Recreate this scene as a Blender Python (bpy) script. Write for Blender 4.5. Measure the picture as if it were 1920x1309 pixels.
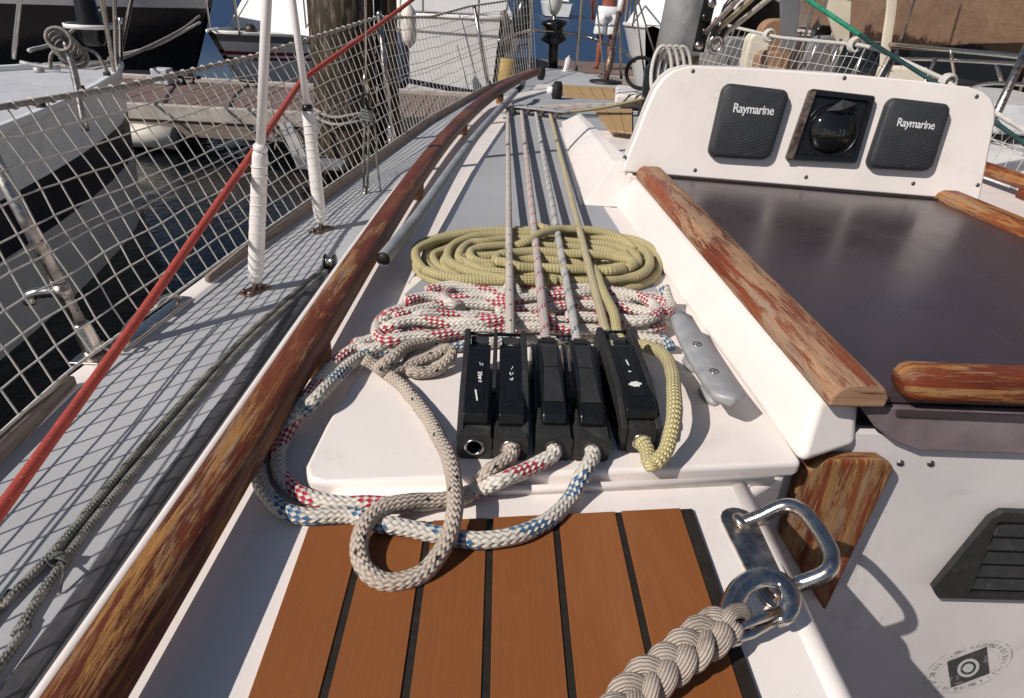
import bpy, bmesh, math, random
import numpy as np
from mathutils import Vector as V, Matrix, noise
random.seed(7)
S = bpy.context.scene
for o in list(bpy.data.objects): bpy.data.objects.remove(o)
COL = S.collection
PI = math.pi

# ------------------------------------------------------------------ camera
CZ, FPX, ROLL, VPX, VPY = 1.85, 1200.0, 3.5, 945.0, -30.0
def _d(u, v): return V((u-960.0, -(v-654.5), -FPX))
_f = _d(VPX, VPY).normalized()
_r = _d(VPX+1000, VPY+1000*math.tan(math.radians(ROLL))); _r = (_r-_f*_r.dot(_f)).normalized()
_u = _r.cross(_f)
RM = Matrix((_r, _f, _u))                       # camera axes -> world axes
C0 = V((0, 0, CZ))
cam = bpy.data.cameras.new('camera'); cam.sensor_width = 36; cam.lens = 36*FPX/1920
cam.clip_start = .02; cam.clip_end = 2000
co = bpy.data.objects.new('camera', cam); COL.objects.link(co)
co.matrix_world = Matrix.Translation(C0) @ RM.to_4x4()
S.camera = co
def ray(u, v): return RM @ _d(u, v)
def H(u, v, h): q = ray(u, v); return C0+q*(-h/q.z)      # point h metres below eye level
def Y(u, v, y): q = ray(u, v); return C0+q*(y/q.y)
def X(u, v, x): q = ray(u, v); return C0+q*(x/q.x)
def PL(u, v, p, n): q = ray(u, v); return C0+q*((p-C0).dot(n)/q.dot(n))

# ------------------------------------------------------------------ light
EL, AZ = math.radians(41.5), math.radians(33)
L = V((math.cos(EL)*math.cos(AZ), math.cos(EL)*math.sin(AZ), -math.sin(EL)))
w = bpy.data.worlds.new('World'); S.world = w; w.use_nodes = True
nt = w.node_tree; bg = nt.nodes['Background']; bg.inputs[1].default_value = .06
sk = nt.nodes.new('ShaderNodeTexSky'); sk.sky_type = 'NISHITA'; sk.sun_disc = False; sk.dust_density = .7; sk.ozone_density = 1.2
sk.sun_elevation = EL; sk.sun_rotation = math.atan2(-L.x, -L.y)
nt.links.new(sk.outputs[0], bg.inputs[0])
sun = bpy.data.lights.new('sun', 'SUN'); sun.energy = 4.65; sun.angle = math.radians(.4); sun.color = (1, .93, .86)
so = bpy.data.objects.new('sun', sun); COL.objects.link(so); so.rotation_euler = L.to_track_quat('-Z', 'Y').to_euler(); so.location = (-8, -4, 12)
S.view_settings.view_transform = 'Standard'; S.view_settings.look = 'None'
S.view_settings.exposure = 0; S.view_settings.gamma = 1
S.render.engine = 'CYCLES'

# ------------------------------------------------------------------ materials
MATS = {}
class NT:
    def __init__(s, name):
        s.m = bpy.data.materials.new(name); s.m.use_nodes = True; s.t = s.m.node_tree
        s.b = s.t.nodes['Principled BSDF']; MATS[name] = s.m
    def n(s, ty, **kw):
        x = s.t.nodes.new(ty)
        for k, v in kw.items():
            if k.startswith('i_'):
                kk = k[2:]; x.inputs[int(kk) if kk.isdigit() else kk].default_value = v
            else: setattr(x, k, v)
        return x
    def l(s, a, b): s.t.links.new(a, b)
    def m2(s, op, a, b=None):
        x = s.n('ShaderNodeMath', operation=op)
        for i, q in enumerate((a, b)):
            if q is None: continue
            if isinstance(q, (int, float)): x.inputs[i].default_value = q
            else: s.l(q, x.inputs[i])
        return x.outputs[0]
    def mix(s, fac, a, b):
        x = s.n('ShaderNodeMix', data_type='RGBA')
        for sock, q in ((x.inputs[0], fac), (x.inputs[6], a), (x.inputs[7], b)):
            if isinstance(q, (int, float)): sock.default_value = q
            elif isinstance(q, tuple): sock.default_value = (*q, 1)
            else: s.l(q, sock)
        return x.outputs[2]
    def ramp(s, fac, stops):
        x = s.n('ShaderNodeValToRGB'); e = x.color_ramp.elements
        while len(e) < len(stops): e.new(.5)
        for el, (p, c) in zip(e, stops):
            el.position = p; el.color = (*c, 1) if isinstance(c, tuple) else (c, c, c, 1)
        s.l(fac, x.inputs[0]); return x.outputs[0]
    def noise(s, scale, detail=4, rough=.55, vec=None, dist=0.0):
        x = s.n('ShaderNodeTexNoise'); x.inputs['Scale'].default_value = scale; x.inputs['Detail'].default_value = detail
        x.inputs['Roughness'].default_value = rough; x.inputs['Distortion'].default_value = dist
        if vec is not None: s.l(vec, x.inputs['Vector'])
        return x.outputs[0]
    def coord(s, kind='Object', scale=None):
        o = s.n('ShaderNodeTexCoord').outputs[kind]
        if scale:
            mp = s.n('ShaderNodeMapping'); mp.inputs['Scale'].default_value = scale; s.l(o, mp.inputs[0]); o = mp.outputs[0]
        return o
    def pos(s, scale=None):
        o = s.n('ShaderNodeNewGeometry').outputs['Position']
        if scale:
            mp = s.n('ShaderNodeMapping'); mp.inputs['Scale'].default_value = scale; s.l(o, mp.inputs[0]); o = mp.outputs[0]
        return o
    def bump(s, h, dist=.001, strength=.5):
        x = s.n('ShaderNodeBump'); x.inputs['Distance'].default_value = dist; x.inputs['Strength'].default_value = strength
        s.l(h, x.inputs['Height']); s.l(x.outputs[0], s.b.inputs['Normal'])
    def col(s, c):
        if isinstance(c, tuple): s.b.inputs['Base Color'].default_value = (*c, 1)
        else: s.l(c, s.b.inputs['Base Color'])
    def set(s, rough=.5, metal=0.0, spec=.5):
        if isinstance(rough, (int, float)): s.b.inputs['Roughness'].default_value = rough
        else: s.l(rough, s.b.inputs['Roughness'])
        s.b.inputs['Metallic'].default_value = metal; s.b.inputs['Specular IOR Level'].default_value = spec
        return s

def painted(name, c, rough=.4, var=.08, scale=6, spec=.5, bump=0.0, bscale=300, dirt=None, dirtc=None):
    n = NT(name); p = n.pos()
    a = n.noise(scale, 5, .6, p)
    c2 = tuple(max(0, x*(1-2.2*var)) for x in c); c1 = tuple(min(1, x*(1+var)) for x in c)
    colr = n.ramp(a, [(.3, c2), (.7, c1)])
    if dirt:
        d = n.noise(dirt, 6, .7, p, .6)
        colr = n.mix(n.ramp(d, [(.57, 0.0), (.74, .75)]), colr, dirtc or tuple(x*.55 for x in c))
        e = n.noise(dirt*22, 3, .6, p)
        colr = n.mix(n.ramp(e, [(.72, 0.0), (.78, .5)]), colr, tuple(x*.45 for x in c))
    if name.startswith('gelcoat'):
        cr = n.n('ShaderNodeTexVoronoi', feature='DISTANCE_TO_EDGE'); cr.inputs['Scale'].default_value = 9
        dv = n.n('ShaderNodeVectorMath', operation='ADD'); n.l(p, dv.inputs[0]); nz = n.n('ShaderNodeTexNoise'); nz.inputs['Scale'].default_value = 14; n.l(p, nz.inputs['Vector'])
        sc_ = n.n('ShaderNodeVectorMath', operation='SCALE'); sc_.inputs['Scale'].default_value = .12; n.l(nz.outputs['Color'], sc_.inputs[0]); n.l(sc_.outputs[0], dv.inputs[1]); n.l(dv.outputs[0], cr.inputs['Vector'])
        crack = n.m2('MULTIPLY', n.ramp(cr.outputs['Distance'], [(.0, .8), (.006, 0.0)]), n.ramp(n.noise(4, 3, .5, p), [(.60, 0.0), (.68, 1.0)]))
        colr = n.mix(crack, colr, tuple(x*.5 for x in c))
        sct = n.ramp(n.noise(2.2, 5, .7, n.pos((40, 3, 3)), .6), [(.66, 0.0), (.78, .35)]); colr = n.mix(sct, colr, tuple(x*.72 for x in c))
    n.col(colr); n.set(n.ramp(n.noise(scale*3, 3, .5, p), [(.3, rough*.8), (.7, min(1, rough*1.25))]), 0, spec)
    if bump: n.bump(n.noise(bscale, 3, .6, p), bump, .6)
    return n.m
painted('gelcoat', (.775, .715, .675), .32, .035, 5, .45, .0004, 60, 7, (.62, .55, .48))
painted('gelcoat_aged', (.68, .64, .635), .4, .06, 5, .4, .0004, 60, 5, (.40, .38, .36))
painted('gelcoat_grey', (.52, .53, .55), .45, .05, 4, .4, .0004, 60, 5, (.30, .30, .30))
painted('boat_white', (.74, .74, .73), .3, .05, 2, .5, 0, 60, 1.2, (.50, .47, .42))
painted('hull_white_shaded', (.40, .40, .40), .4, .08, 2, .4, 0, 60, 1.5, (.25, .24, .22))  # white hull toned down, its shade mixed into the colour
painted('cream', (.70, .63, .50), .45, .06, 3, .4)
painted('black_hull', (.012, .013, .016), .25, .1, 3)
painted('dark_stripe', (.010, .011, .018), .35, .1, 3)
painted('shade_grey', (.17, .17, .18), .5, .1, 2)
painted('blue_hull', (.04, .07, .14), .3, .1, 3)
painted('black_plastic', (.0065, .0065, .007), .28, .15, 90, .5, .0002, 900)
painted('grey_plastic', (.024, .024, .024), .55, .15, 60, .4, .0003, 1200, 40, (.07, .065, .06))
painted('rubber', (.02, .02, .02), .7, .15, 60, .3, .0003, 900)
painted('cover_plastic', (.030, .032, .036), .55, .08, 40, .4, .00015, 1500)
painted('white_mark', (.72, .72, .70), .6, .1, 200)
painted('letter_white', (.66, .66, .66), .5, .02, 20)
painted('caulk', (.022, .017, .013), .6, .2, 60, .3)
painted('white_tape', (.74, .70, .67), .5, .06, 30, .4, .0006, 120, 14, (.5, .45, .40))
painted('white_tube', (.78, .74, .72), .35, .04, 12, .5, 0, 60, 10, (.6, .56, .5))
painted('pvc_grey', (.27, .28, .295), .5, .12, 18, .4, .0003, 300, 12, (.16, .165, .17))
painted('dark_line', (.13, .135, .13), .85, .3, 60, .2, .0015, 500, 9, (.06, .065, .06))
painted('track_black', (.055, .055, .06), .55, .2, 20, .4, .0004, 300)
painted('skin', (.27, .085, .05), .5, .08, 14, .35)
painted('shorts_cloth', (.72, .74, .75), .8, .05, 20, .2, .002, 40)
painted('shorts_print', (.30, .33, .36), .8, .2, 40, .2)
painted('hair', (.05, .035, .025), .7, .2, 60)
painted('mast_alu', (.52, .525, .53), .42, .08, 10, .5, .0003, 200, 8, (.25, .25, .25))
painted('sail_cloth', (.70, .70, .68), .8, .05, 8, .2)
painted('red_paint', (.34, .035, .03), .4, .12, 8)
painted('stripe_red', (.22, .02, .04), .4, .1, 8)
painted('green_line', (.02, .22, .13), .7, .2, 60, .3)
painted('green_line_shaded', (.015, .05, .05), .7, .2, 60, .3)  # the green line again, darkened to stand for shade
painted('net_white', (.56, .54, .50), .85, .12, 60, .2)
painted('net_rope', (.33, .30, .27), .85, .25, 50, .2, .002, 400)
painted('seat_cushion', (.33, .19, .11), .6, .12, 6)
painted('fender_white', (.70, .66, .58), .5, .08, 6, .4, 0, 60, 4, (.42, .36, .27))
painted('fender_blue', (.03, .05, .10), .5, .1, 6)
painted('yellow_tape', (.50, .32, .08), .6, .1, 20)
painted('dock_edge', (.46, .41, .37), .8, .15, 6, .2, .002, 60)
painted('concrete', (.36, .33, .30), .85, .15, 3, .2, .004, 30)
painted('pale_fibre', (.62, .54, .48), .6, .08, 200)
painted('dark_glass', (.015, .02, .025), .08, .1, 2)
painted('whipping', (.05, .05, .055), .8, .2, 300)

def metal(name, c, rough, var=.3, scale=40, rust=None, rustc=(.16, .07, .03)):
    n = NT(name); p = n.pos()
    a = n.noise(scale, 5, .65, p); col = n.ramp(a, [(.3, tuple(x*(1-var) for x in c)), (.7, c)])
    if rust: col = n.mix(n.ramp(n.noise(rust, 5, .65, p), [(.5, 0.0), (.66, .85)]), col, rustc)
    n.col(col); n.set(n.ramp(n.noise(scale*2, 4, .6, p), [(.3, rough*.7), (.75, min(1, rough*1.7))]), 1.0)
    n.bump(n.noise(scale*8, 3, .6, p), .0002, .5); return n.m
metal('steel', (.58, .54, .50), .2, .25, 60)
metal('steel_worn', (.55, .50, .46), .3, .35, 45, 30, (.20, .13, .09))
metal('cast_alu', (.42, .42, .425), .5, .22, 35); MATS['cast_alu'].node_tree.nodes['Principled BSDF'].inputs['Metallic'].default_value = .3
metal('rusty_steel', (.30, .22, .18), .5, .5, 50, 22, (.11, .045, .025))
metal('dark_metal', (.10, .09, .085), .45, .4, 50)
metal('bronze_screw', (.28, .26, .24), .4, .4, 200)

# weathered varnish (UV: metres along, metres around)
def wood(name, bare, varn, dark, cover=.5, scale=1.0, seed=0.0, grad=0.0, gmid=1.1):
    n = NT(name); tc = n.coord('UV')
    def mapped(sx_, sy_):
        mp = n.n('ShaderNodeMapping'); mp.inputs['Scale'].default_value = (sx_, sy_, 1); mp.inputs['Location'].default_value = (seed, seed*.7, 0); n.l(tc, mp.inputs[0]); return mp.outputs[0]
    m1, mg, mf = mapped(1.9*scale, 15*scale), mapped(9, 300), mapped(30, 420)
    patch = n.noise(2.6, 8, .68, m1, .8); grain = n.noise(1.2, 6, .66, mg, .5); fibre = n.noise(1.5, 4, .6, mf, .3)
    flek = n.noise(14, 6, .75, m1, .6); tone = n.noise(1.6, 4, .6, m1, .4)
    wb = n.ramp(grain, [(.25, tuple(x*.42 for x in bare)), (.5, bare), (.8, tuple(min(1, x*1.35) for x in bare))])
    grey = n.mix(n.ramp(n.noise(3.3, 7, .7, m1, .7), [(.50, 0.0), (.64, .8)]), wb, (.23, .18, .145))
    v3 = n.ramp(tone, [(.32, tuple(x*.38 for x in varn)), (.5, varn), (.66, (varn[0]*1.5, varn[1]*2.1, varn[2]*1.9))])
    vv = n.mix(n.ramp(fibre, [(.35, .5), (.6, 0.0)]), v3, tuple(x*.45 for x in varn))
    sm = n.m2('ADD', n.m2('ADD', n.m2('MULTIPLY', patch, .55), n.m2('MULTIPLY', flek, .22)), n.m2('MULTIPLY', grain, .23))
    if grad:
        sx = n.n('ShaderNodeSeparateXYZ'); n.l(tc, sx.inputs[0]); sm = n.m2('ADD', sm, n.m2('MULTIPLY', n.m2('SUBTRACT', sx.outputs[0], gmid), grad))
    fac = n.ramp(sm, [(1-cover-.025, 0.0), (1-cover+.02, 1.0)])
    c = n.mix(fac, grey, vv)
    d = n.ramp(n.noise(5, 8, .78, m1, 1.2), [(.57, 0.0), (.68, .75)]); c = n.mix(d, c, dark)
    n.col(c); n.set(n.ramp(n.m2('ADD', n.m2('MULTIPLY', fac, -.35), n.m2('MULTIPLY', flek, .5)), [(-.2, .42), (.4, .85)]), 0, .3)
    n.bump(n.m2('ADD', n.m2('ADD', n.m2('MULTIPLY', grain, .5), n.m2('MULTIPLY', fibre, .25)), n.m2('MULTIPLY', fac, .7)), .0011, .6); return n.m
wood('rail_wood', (.29, .140, .040), (.130, .030, .013), (.030, .012, .008), .515, 1.0, 0, .05, 1.15)
wood('rail_wood_pale', (.34, .20, .115), (.20, .042, .018), (.06, .03, .018), .49, .8, 3.3)
wood('rail_wood_red', (.33, .15, .045), (.17, .036, .014), (.025, .011, .008), .50, 1.1, 7.7)
wood('cheek_wood', (.30, .155, .055), (.17, .036, .016), (.05, .02, .012), .50, 1.4, 5.1)
wood('toe_wood', (.21, .17, .145), (.13, .08, .06), (.05, .035, .03), .45, 1.0, 9.1)
wood('pale_wood', (.42, .27, .12), (.28, .15, .06), (.1, .06, .03), .4, 1.0, 2.1)
wood('plank_wood', (.165, .115, .10), (.12, .08, .07), (.05, .03, .03), .4, .6, 1.7)
wood('pile_wood', (.034, .022, .011), (.013, .009, .005), (.005, .004, .003), .45, .5, 4.4)

def teak(name):
    n = NT(name); p = n.pos((90, 4, 20))
    g = n.noise(3, 6, .7, p); f = n.noise(700, 3, .7, n.pos()); b = n.noise(9, 4, .6, n.pos())
    c = n.ramp(g, [(.25, (.215, .070, .018)), (.6, (.235, .078, .020)), (.8, (.25, .086, .024))])
    c = n.mix(n.ramp(b, [(.4, 0.0), (.75, .35)]), c, (.20, .066, .018))
    c = n.mix(n.ramp(f, [(.70, 0.0), (.76, .25)]), c, (.36, .18, .08))
    c = n.mix(n.ramp(n.noise(38, 6, .75, n.pos(), .5), [(.68, 0.0), (.74, .6)]), c, (.09, .03, .01))
    rnd = n.n('ShaderNodeObjectInfo').outputs['Random']; c = n.mix(n.m2('MULTIPLY', rnd, .30), c, (.17, .060, .018))
    c = n.mix(n.ramp(n.noise(5, 5, .7, n.pos((2.5, .7, 1)), .8), [(.52, 0.0), (.72, .35)]), c, (.30, .125, .05))
    n.col(c); n.set(.62, 0, .3); n.bump(n.m2('ADD', f, g), .0005, .5); return n.m
teak('synthetic_teak')

def nonskid(name, c):
    n = NT(name); p = n.pos()
    a = n.noise(3, 5, .6, p); g = n.noise(900, 2, .5, p)
    k = n.ramp(a, [(.3, tuple(x*.90 for x in c)), (.7, tuple(x*1.06 for x in c))])
    k = n.mix(n.ramp(n.noise(6, 6, .75, n.pos((1, .35, 1)), .8), [(.60, 0.0), (.75, .4)]), k, tuple(x*.68 for x in c))
    k = n.mix(n.ramp(g, [(.35, .22), (.5, 0.0)]), k, tuple(x*.6 for x in c))
    n.col(k); n.set(.75, 0, .25); n.bump(g, .0008, .6); return n.m
nonskid('nonskid_grey', (.335, .345, .365)); nonskid('deck_grey', (.385, .395, .41))

def smoked(name):
    n = NT(name); p = n.pos()
    a = n.noise(5, 6, .65, p); sp = n.noise(420, 2, .5, p); sc = n.noise(3, 4, .6, n.pos((60, 1.2, 1)), 1.0)
    c = n.ramp(a, [(.3, (.032, .023, .028)), (.7, (.056, .039, .044))])
    c = n.mix(n.ramp(sp, [(.66, 0.0), (.74, .25)]), c, (.25, .21, .21))
    c = n.mix(n.ramp(sc, [(.68, 0.0), (.80, .22)]), c, (.30, .24, .24))
    n.col(c); n.set(n.ramp(a, [(.3, .20), (.7, .38)]), 0, .6); n.bump(n.noise(30, 3, .5, p), .0002, .4); return n.m
smoked('smoked_acrylic')
painted('purple_acrylic', (.20, .155, .165), .3, .2, 14, .5, 0, 60, 18, (.10, .07, .08))

def rope(name, base, fleck=None, mode=None, pitch=.0068, ns=12, alt=None):
    n = NT(name); tc = n.coord('UV'); sx = n.n('ShaderNodeSeparateXYZ'); n.l(tc, sx.inputs[0])
    u, v = sx.outputs[0], sx.outputs[1]
    uk = n.m2('MULTIPLY', u, 1/pitch); vn = n.m2('MULTIPLY', v, ns)
    A = n.m2('ADD', uk, vn); B = n.m2('SUBTRACT', uk, vn)
    i, j = n.m2('FLOOR', A), n.m2('FLOOR', B)
    par = n.m2('FLOORED_MODULO', n.m2('ADD', i, j), 2.0)
    fa, fb = n.m2('FRACT', A), n.m2('FRACT', B)
    ra = n.m2('SINE', n.m2('MULTIPLY', fa, PI)); rb = n.m2('SINE', n.m2('MULTIPLY', fb, PI))
    h = n.m2('ADD', n.m2('MULTIPLY', ra, n.m2('SUBTRACT', 1.0, par)), n.m2('MULTIPLY', rb, par))
    p = n.pos(); nz = n.noise(25, 4, .6, p)
    c = n.ramp(nz, [(.3, tuple(x*.78 for x in base)), (.65, base)])
    c = n.mix(n.ramp(n.noise(380, 2, .5, p), [(.3, .25), (.55, 0.0)]), c, tuple(x*.6 for x in base))
    if alt: c = n.mix(n.m2('MULTIPLY', par, .8), c, alt)
    if fleck:
        if mode == 'band':
            md = n.m2('FLOORED_MODULO', i, float(ns)); hit = n.m2('MULTIPLY', n.m2('LESS_THAN', md, 3.5), n.m2('SUBTRACT', 1.0, par))
        elif mode == 'thin':
            md = n.m2('FLOORED_MODULO', i, float(ns)); hit = n.m2('MULTIPLY', n.m2('LESS_THAN', md, 1.5), n.m2('SUBTRACT', 1.0, par))
        else:
            md = n.m2('FLOORED_MODULO', i, float(ns)); hit = n.m2('MULTIPLY', n.m2('LESS_THAN', md, .5), n.m2('LESS_THAN', n.m2('FLOORED_MODULO', j, 4.0), .5))
        c = n.mix(hit, c, fleck)
    n.col(c); n.set(.72, 0, .3); n.bump(h, .0016, .8)
    n.b.inputs['Sheen Weight'].default_value = .08; return n.m
rope('rope_beige', (.52, .435, .355), (.02, .02, .02), 'dot')
rope('rope_red', (.69, .635, .56), (.42, .016, .05), 'band', .0076, 10)
rope('rope_blue', (.62, .575, .50), (.035, .12, .25), 'band', .0076, 10)
rope('rope_yellow', (.44, .355, .15), None, None, .0052, 14, (.64, .575, .33))
rope('halyard_black', (.58, .51, .45), (.02, .02, .02), 'dot', .006, 8)
rope('halyard_red', (.58, .50, .46), (.36, .03, .05), 'thin', .006, 10)
rope('halyard_blue', (.56, .54, .50), (.06, .09, .14), 'thin', .006, 10)
rope('halyard_yellow', (.48, .40, .23), None, None, .005, 10, (.55, .48, .32))
rope('red_sheet', (.40, .055, .036), (.50, .13, .09), 'dot', .0036, 10); MATS['red_sheet'].node_tree.nodes['Bump'].inputs['Strength'].default_value = .35
rope('grey_sheet', (.24, .235, .21), (.07, .08, .075), 'band', .006, 8)
rope('white_rope', (.62, .60, .55), None, None, .008, 8)
n = NT('twisted_silver'); sx = n.n('ShaderNodeSeparateXYZ'); n.l(n.coord('UV'), sx.inputs[0])
ph = n.m2('ADD', n.m2('MULTIPLY', sx.outputs[1], 18.0), n.m2('MULTIPLY', sx.outputs[0], 110.0)); yarn = n.m2('ABSOLUTE', n.m2('SINE', n.m2('MULTIPLY', ph, PI)))
fz = n.noise(9.0, 5, .7, n.coord('UV', (60, 30, 1))); dirtn = n.noise(45, 5, .65, n.pos())
c = n.ramp(n.m2('ADD', n.m2('MULTIPLY', yarn, .55), n.m2('MULTIPLY', fz, .5)), [(.2, (.32, .25, .20)), (.6, (.48, .40, .335)), (1.0, (.60, .53, .46))])
n.col(n.mix(n.ramp(dirtn, [(.5, 0.0), (.68, .6)]), c, (.20, .155, .12))); n.set(.45, 0, .5); n.bump(n.m2('ADD', yarn, n.m2('MULTIPLY', fz, .6)), .0013, .9)

n = NT('sea_water'); p = n.pos(); _s = n.n('ShaderNodeSeparateXYZ'); n.l(p, _s.inputs[0]); n.col(n.mix(n.ramp(n.m2('MULTIPLY', n.m2('ADD', _s.outputs[1], n.m2('MULTIPLY', n.noise(.15, 3, .5, p), 6.0)), .02), [(.22, 0.0), (.36, 1.0)]), (.0015, .003, .005), (.007, .032, .095))); n.set(n.ramp(n.m2('MULTIPLY', _s.outputs[1], .02), [(.22, .08), (.40, .42)]), 0, .3)  # base colour carries light: near water shade-black, far water sky-reflection blue
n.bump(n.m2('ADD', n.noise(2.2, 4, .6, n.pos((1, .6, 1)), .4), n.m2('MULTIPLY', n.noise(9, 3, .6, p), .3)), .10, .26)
n = NT('harbour_stone'); p = n.pos(); sx = n.n('ShaderNodeSeparateXYZ'); n.l(p, sx.inputs[0])
a = n.noise(1.1, 7, .68, n.pos((.5, 1, 2.2)), .5)
hz = n.m2('ADD', sx.outputs[2], n.m2('MULTIPLY', a, 1.1))
up = n.ramp(a, [(.3, (.15, .085, .052)), (.7, (.24, .150, .095))]); dn = n.ramp(n.noise(2.5, 7, .75, n.pos((.5, 1, 1.6)), .8), [(.35, (.018, .009, .006)), (.6, (.055, .024, .015)), (.78, (.10, .05, .035))])
n.col(n.mix(n.ramp(n.m2('MULTIPLY', hz, .35), [(.675, 0.0), (.70, 1.0)]), dn, up)); n.set(.8, 0, .3); n.bump(a, .05, .8)
n = NT('compass_glass'); n.col((.006, .006, .007)); n.set(.05, 0, .6)

# ------------------------------------------------------------------ mesh helpers
class MB:
    def __init__(s): s.v = []; s.f = []; s.uv = []
    def face(s, idx, uv=None): s.f.append(tuple(idx)); s.uv.append(uv)
    def add(s, pts): k = len(s.v); s.v += [V(p) for p in pts]; return k
    def quad(s, a, b, c, d):
        k = s.add((a, b, c, d)); w_, h_ = (V(b)-V(a)).length, (V(d)-V(a)).length
        s.face((k, k+1, k+2, k+3), [(0, 0), (w_, 0), (w_, h_), (0, h_)]); return s
    def prism(s, poly, vec):
        """polygon of 3-D points extruded by vec, UV in metres"""
        poly = [V(p) for p in poly]; vec = V(vec); m = len(poly); k = s.add(poly); s.add([p+vec for p in poly])
        e = poly[1]-poly[0]; e.normalize(); nn = vec.normalized(); g = nn.cross(e)
        uv = [((p-poly[0]).dot(e), (p-poly[0]).dot(g)) for p in poly]
        s.face(range(k+m-1, k-1, -1), uv[::-1]); s.face(range(k+m, k+2*m), uv)
        per = 0
        for i in range(m):
            j = (i+1) % m; l = (poly[j]-poly[i]).length; hh = vec.length
            s.face((k+i, k+j, k+m+j, k+m+i), [(per, 0), (per+l, 0), (per+l, hh), (per, hh)]); per += l
        return s
    def box(s, c, size, rot=None):
        c = V(c); x, y, z = (q/2 for q in size); R = rot or Matrix.Identity(3)
        pts = [c+R@V(p) for p in ((-x, -y, -z), (x, -y, -z), (x, y, -z), (-x, y, -z))]
        return s.prism(pts, R@V((0, 0, 2*z)))
    def sweep(s, path, prof, up=None, scale=None, caps=True, frac=False, closed=False, seed_up=None):
        path = [V(p) for p in path]; n_ = len(path); m = len(prof)
        T = []
        for i in range(n_):
            a = path[(i-1) % n_ if closed else max(i-1, 0)]; b = path[(i+1) % n_ if closed else min(i+1, n_-1)]
            t = b-a
            T.append(t.normalized() if t.length > 1e-9 else (T[-1] if T else V((0, 1, 0))))
        if up is None:
            g = V(seed_up) if seed_up else (V((0, 0, 1)) if abs(T[0].z) < .9 else V((1, 0, 0)))
        arc = 0; k0 = len(s.v); arcs = []
        per = [0]
        for i in range(m):
            a, b = prof[i], prof[(i+1) % m]; per.append(per[-1]+math.hypot(b[0]-a[0], b[1]-a[1]))
        if frac: per = [q/per[-1] for q in per]
        for i in range(n_):
            t = T[i]
            if up is not None: g = V(up)
            sd = t.cross(g)
            if sd.length < 1e-6: sd = t.cross(V((1, 0, .1)))
            sd.normalize(); u2 = sd.cross(t).normalized()
            if up is None: g = u2
            if i: arc += (path[i]-path[i-1]).length
            arcs.append(arc); sc = scale[i] if scale else 1
            s.v += [path[i]+sd*(a*sc)+u2*(b*sc) for a, b in prof]
        rng = range(n_) if closed else range(n_-1)
        for i in rng:
            i2 = (i+1) % n_; a1 = arcs[i]; a2 = arcs[i2] if i2 else arcs[i]+(path[0]-path[-1]).length
            for j in range(m):
                j2 = (j+1) % m
                s.face((k0+i*m+j, k0+i*m+j2, k0+i2*m+j2, k0+i2*m+j), [(a1, per[j]), (a1, per[j+1]), (a2, per[j+1]), (a2, per[j])])
        if caps and not closed:
            s.face(range(k0+m-1, k0-1, -1), [(a*.5, b) for a, b in prof[::-1]])
            e = k0+(n_-1)*m; s.face(range(e, e+m), [(arcs[-1]+a*.5, b) for a, b in prof])
        return s
    def tube(s, path, r, sides=8, scale=None, frac=False, caps=True, closed=False):
        return s.sweep(path, circ(r, sides), None, scale, caps, frac, closed)
    def lathe(s, base, axis, prof, sides=20):
        """prof: (radius, height along axis)"""
        axis = V(axis).normalized(); a = axis.orthogonal().normalized(); b = axis.cross(a); base = V(base)
        k = len(s.v); m = sides
        for r, h in prof: s.v += [base+axis*h+(a*math.cos(2*PI*i/m)+b*math.sin(2*PI*i/m))*max(r, 1e-5) for i in range(m)]
        for q in range(len(prof)-1):
            for i in range(m):
                j = (i+1) % m
                s.face((k+q*m+i, k+q*m+j, k+(q+1)*m+j, k+(q+1)*m+i), [(i/m, prof[q][1]), ((i+1)/m, prof[q][1]), ((i+1)/m, prof[q+1][1]), (i/m, prof[q+1][1])])
        s.face(range(k+m-1, k-1, -1)); e = k+(len(prof)-1)*m; s.face(range(e, e+m))
        return s
def circ(r, n_=8): return [(r*math.cos(2*PI*i/n_), r*math.sin(2*PI*i/n_)) for i in range(n_)]
def rrect(w_, h_, r, k=3):
    o = []
    for cx, cy, a0 in ((w_/2-r, h_/2-r, 0), (-w_/2+r, h_/2-r, 90), (-w_/2+r, -h_/2+r, 180), (w_/2-r, -h_/2+r, 270)):
        for i in range(k+1):
            a = math.radians(a0+90*i/k); o.append((cx+r*math.cos(a), cy+r*math.sin(a)))
    return o
def smooth(pts, step=.006, closed=False):
    """Catmull-Rom through pts, resampled evenly"""
    P = [V(p) for p in pts]; n_ = len(P); out = []
    segs = n_ if closed else n_-1
    for i in range(segs):
        p1, p2 = P[i], P[(i+1) % n_]
        p0 = P[(i-1) % n_] if (closed or i > 0) else p1*2-p2
        p3 = P[(i+2) % n_] if (closed or i < n_-2) else p2*2-p1
        m = max(2, int((p2-p1).length/step))
        for k in range(m):
            t = k/m
            out.append(.5*((2*p1)+(p2-p0)*t+(2*p0-5*p1+4*p2-p3)*t*t+(3*p1-p0-3*p2+p3)*t**3))
    if not closed: out.append(P[-1])
    return out
ORG = {}
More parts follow.
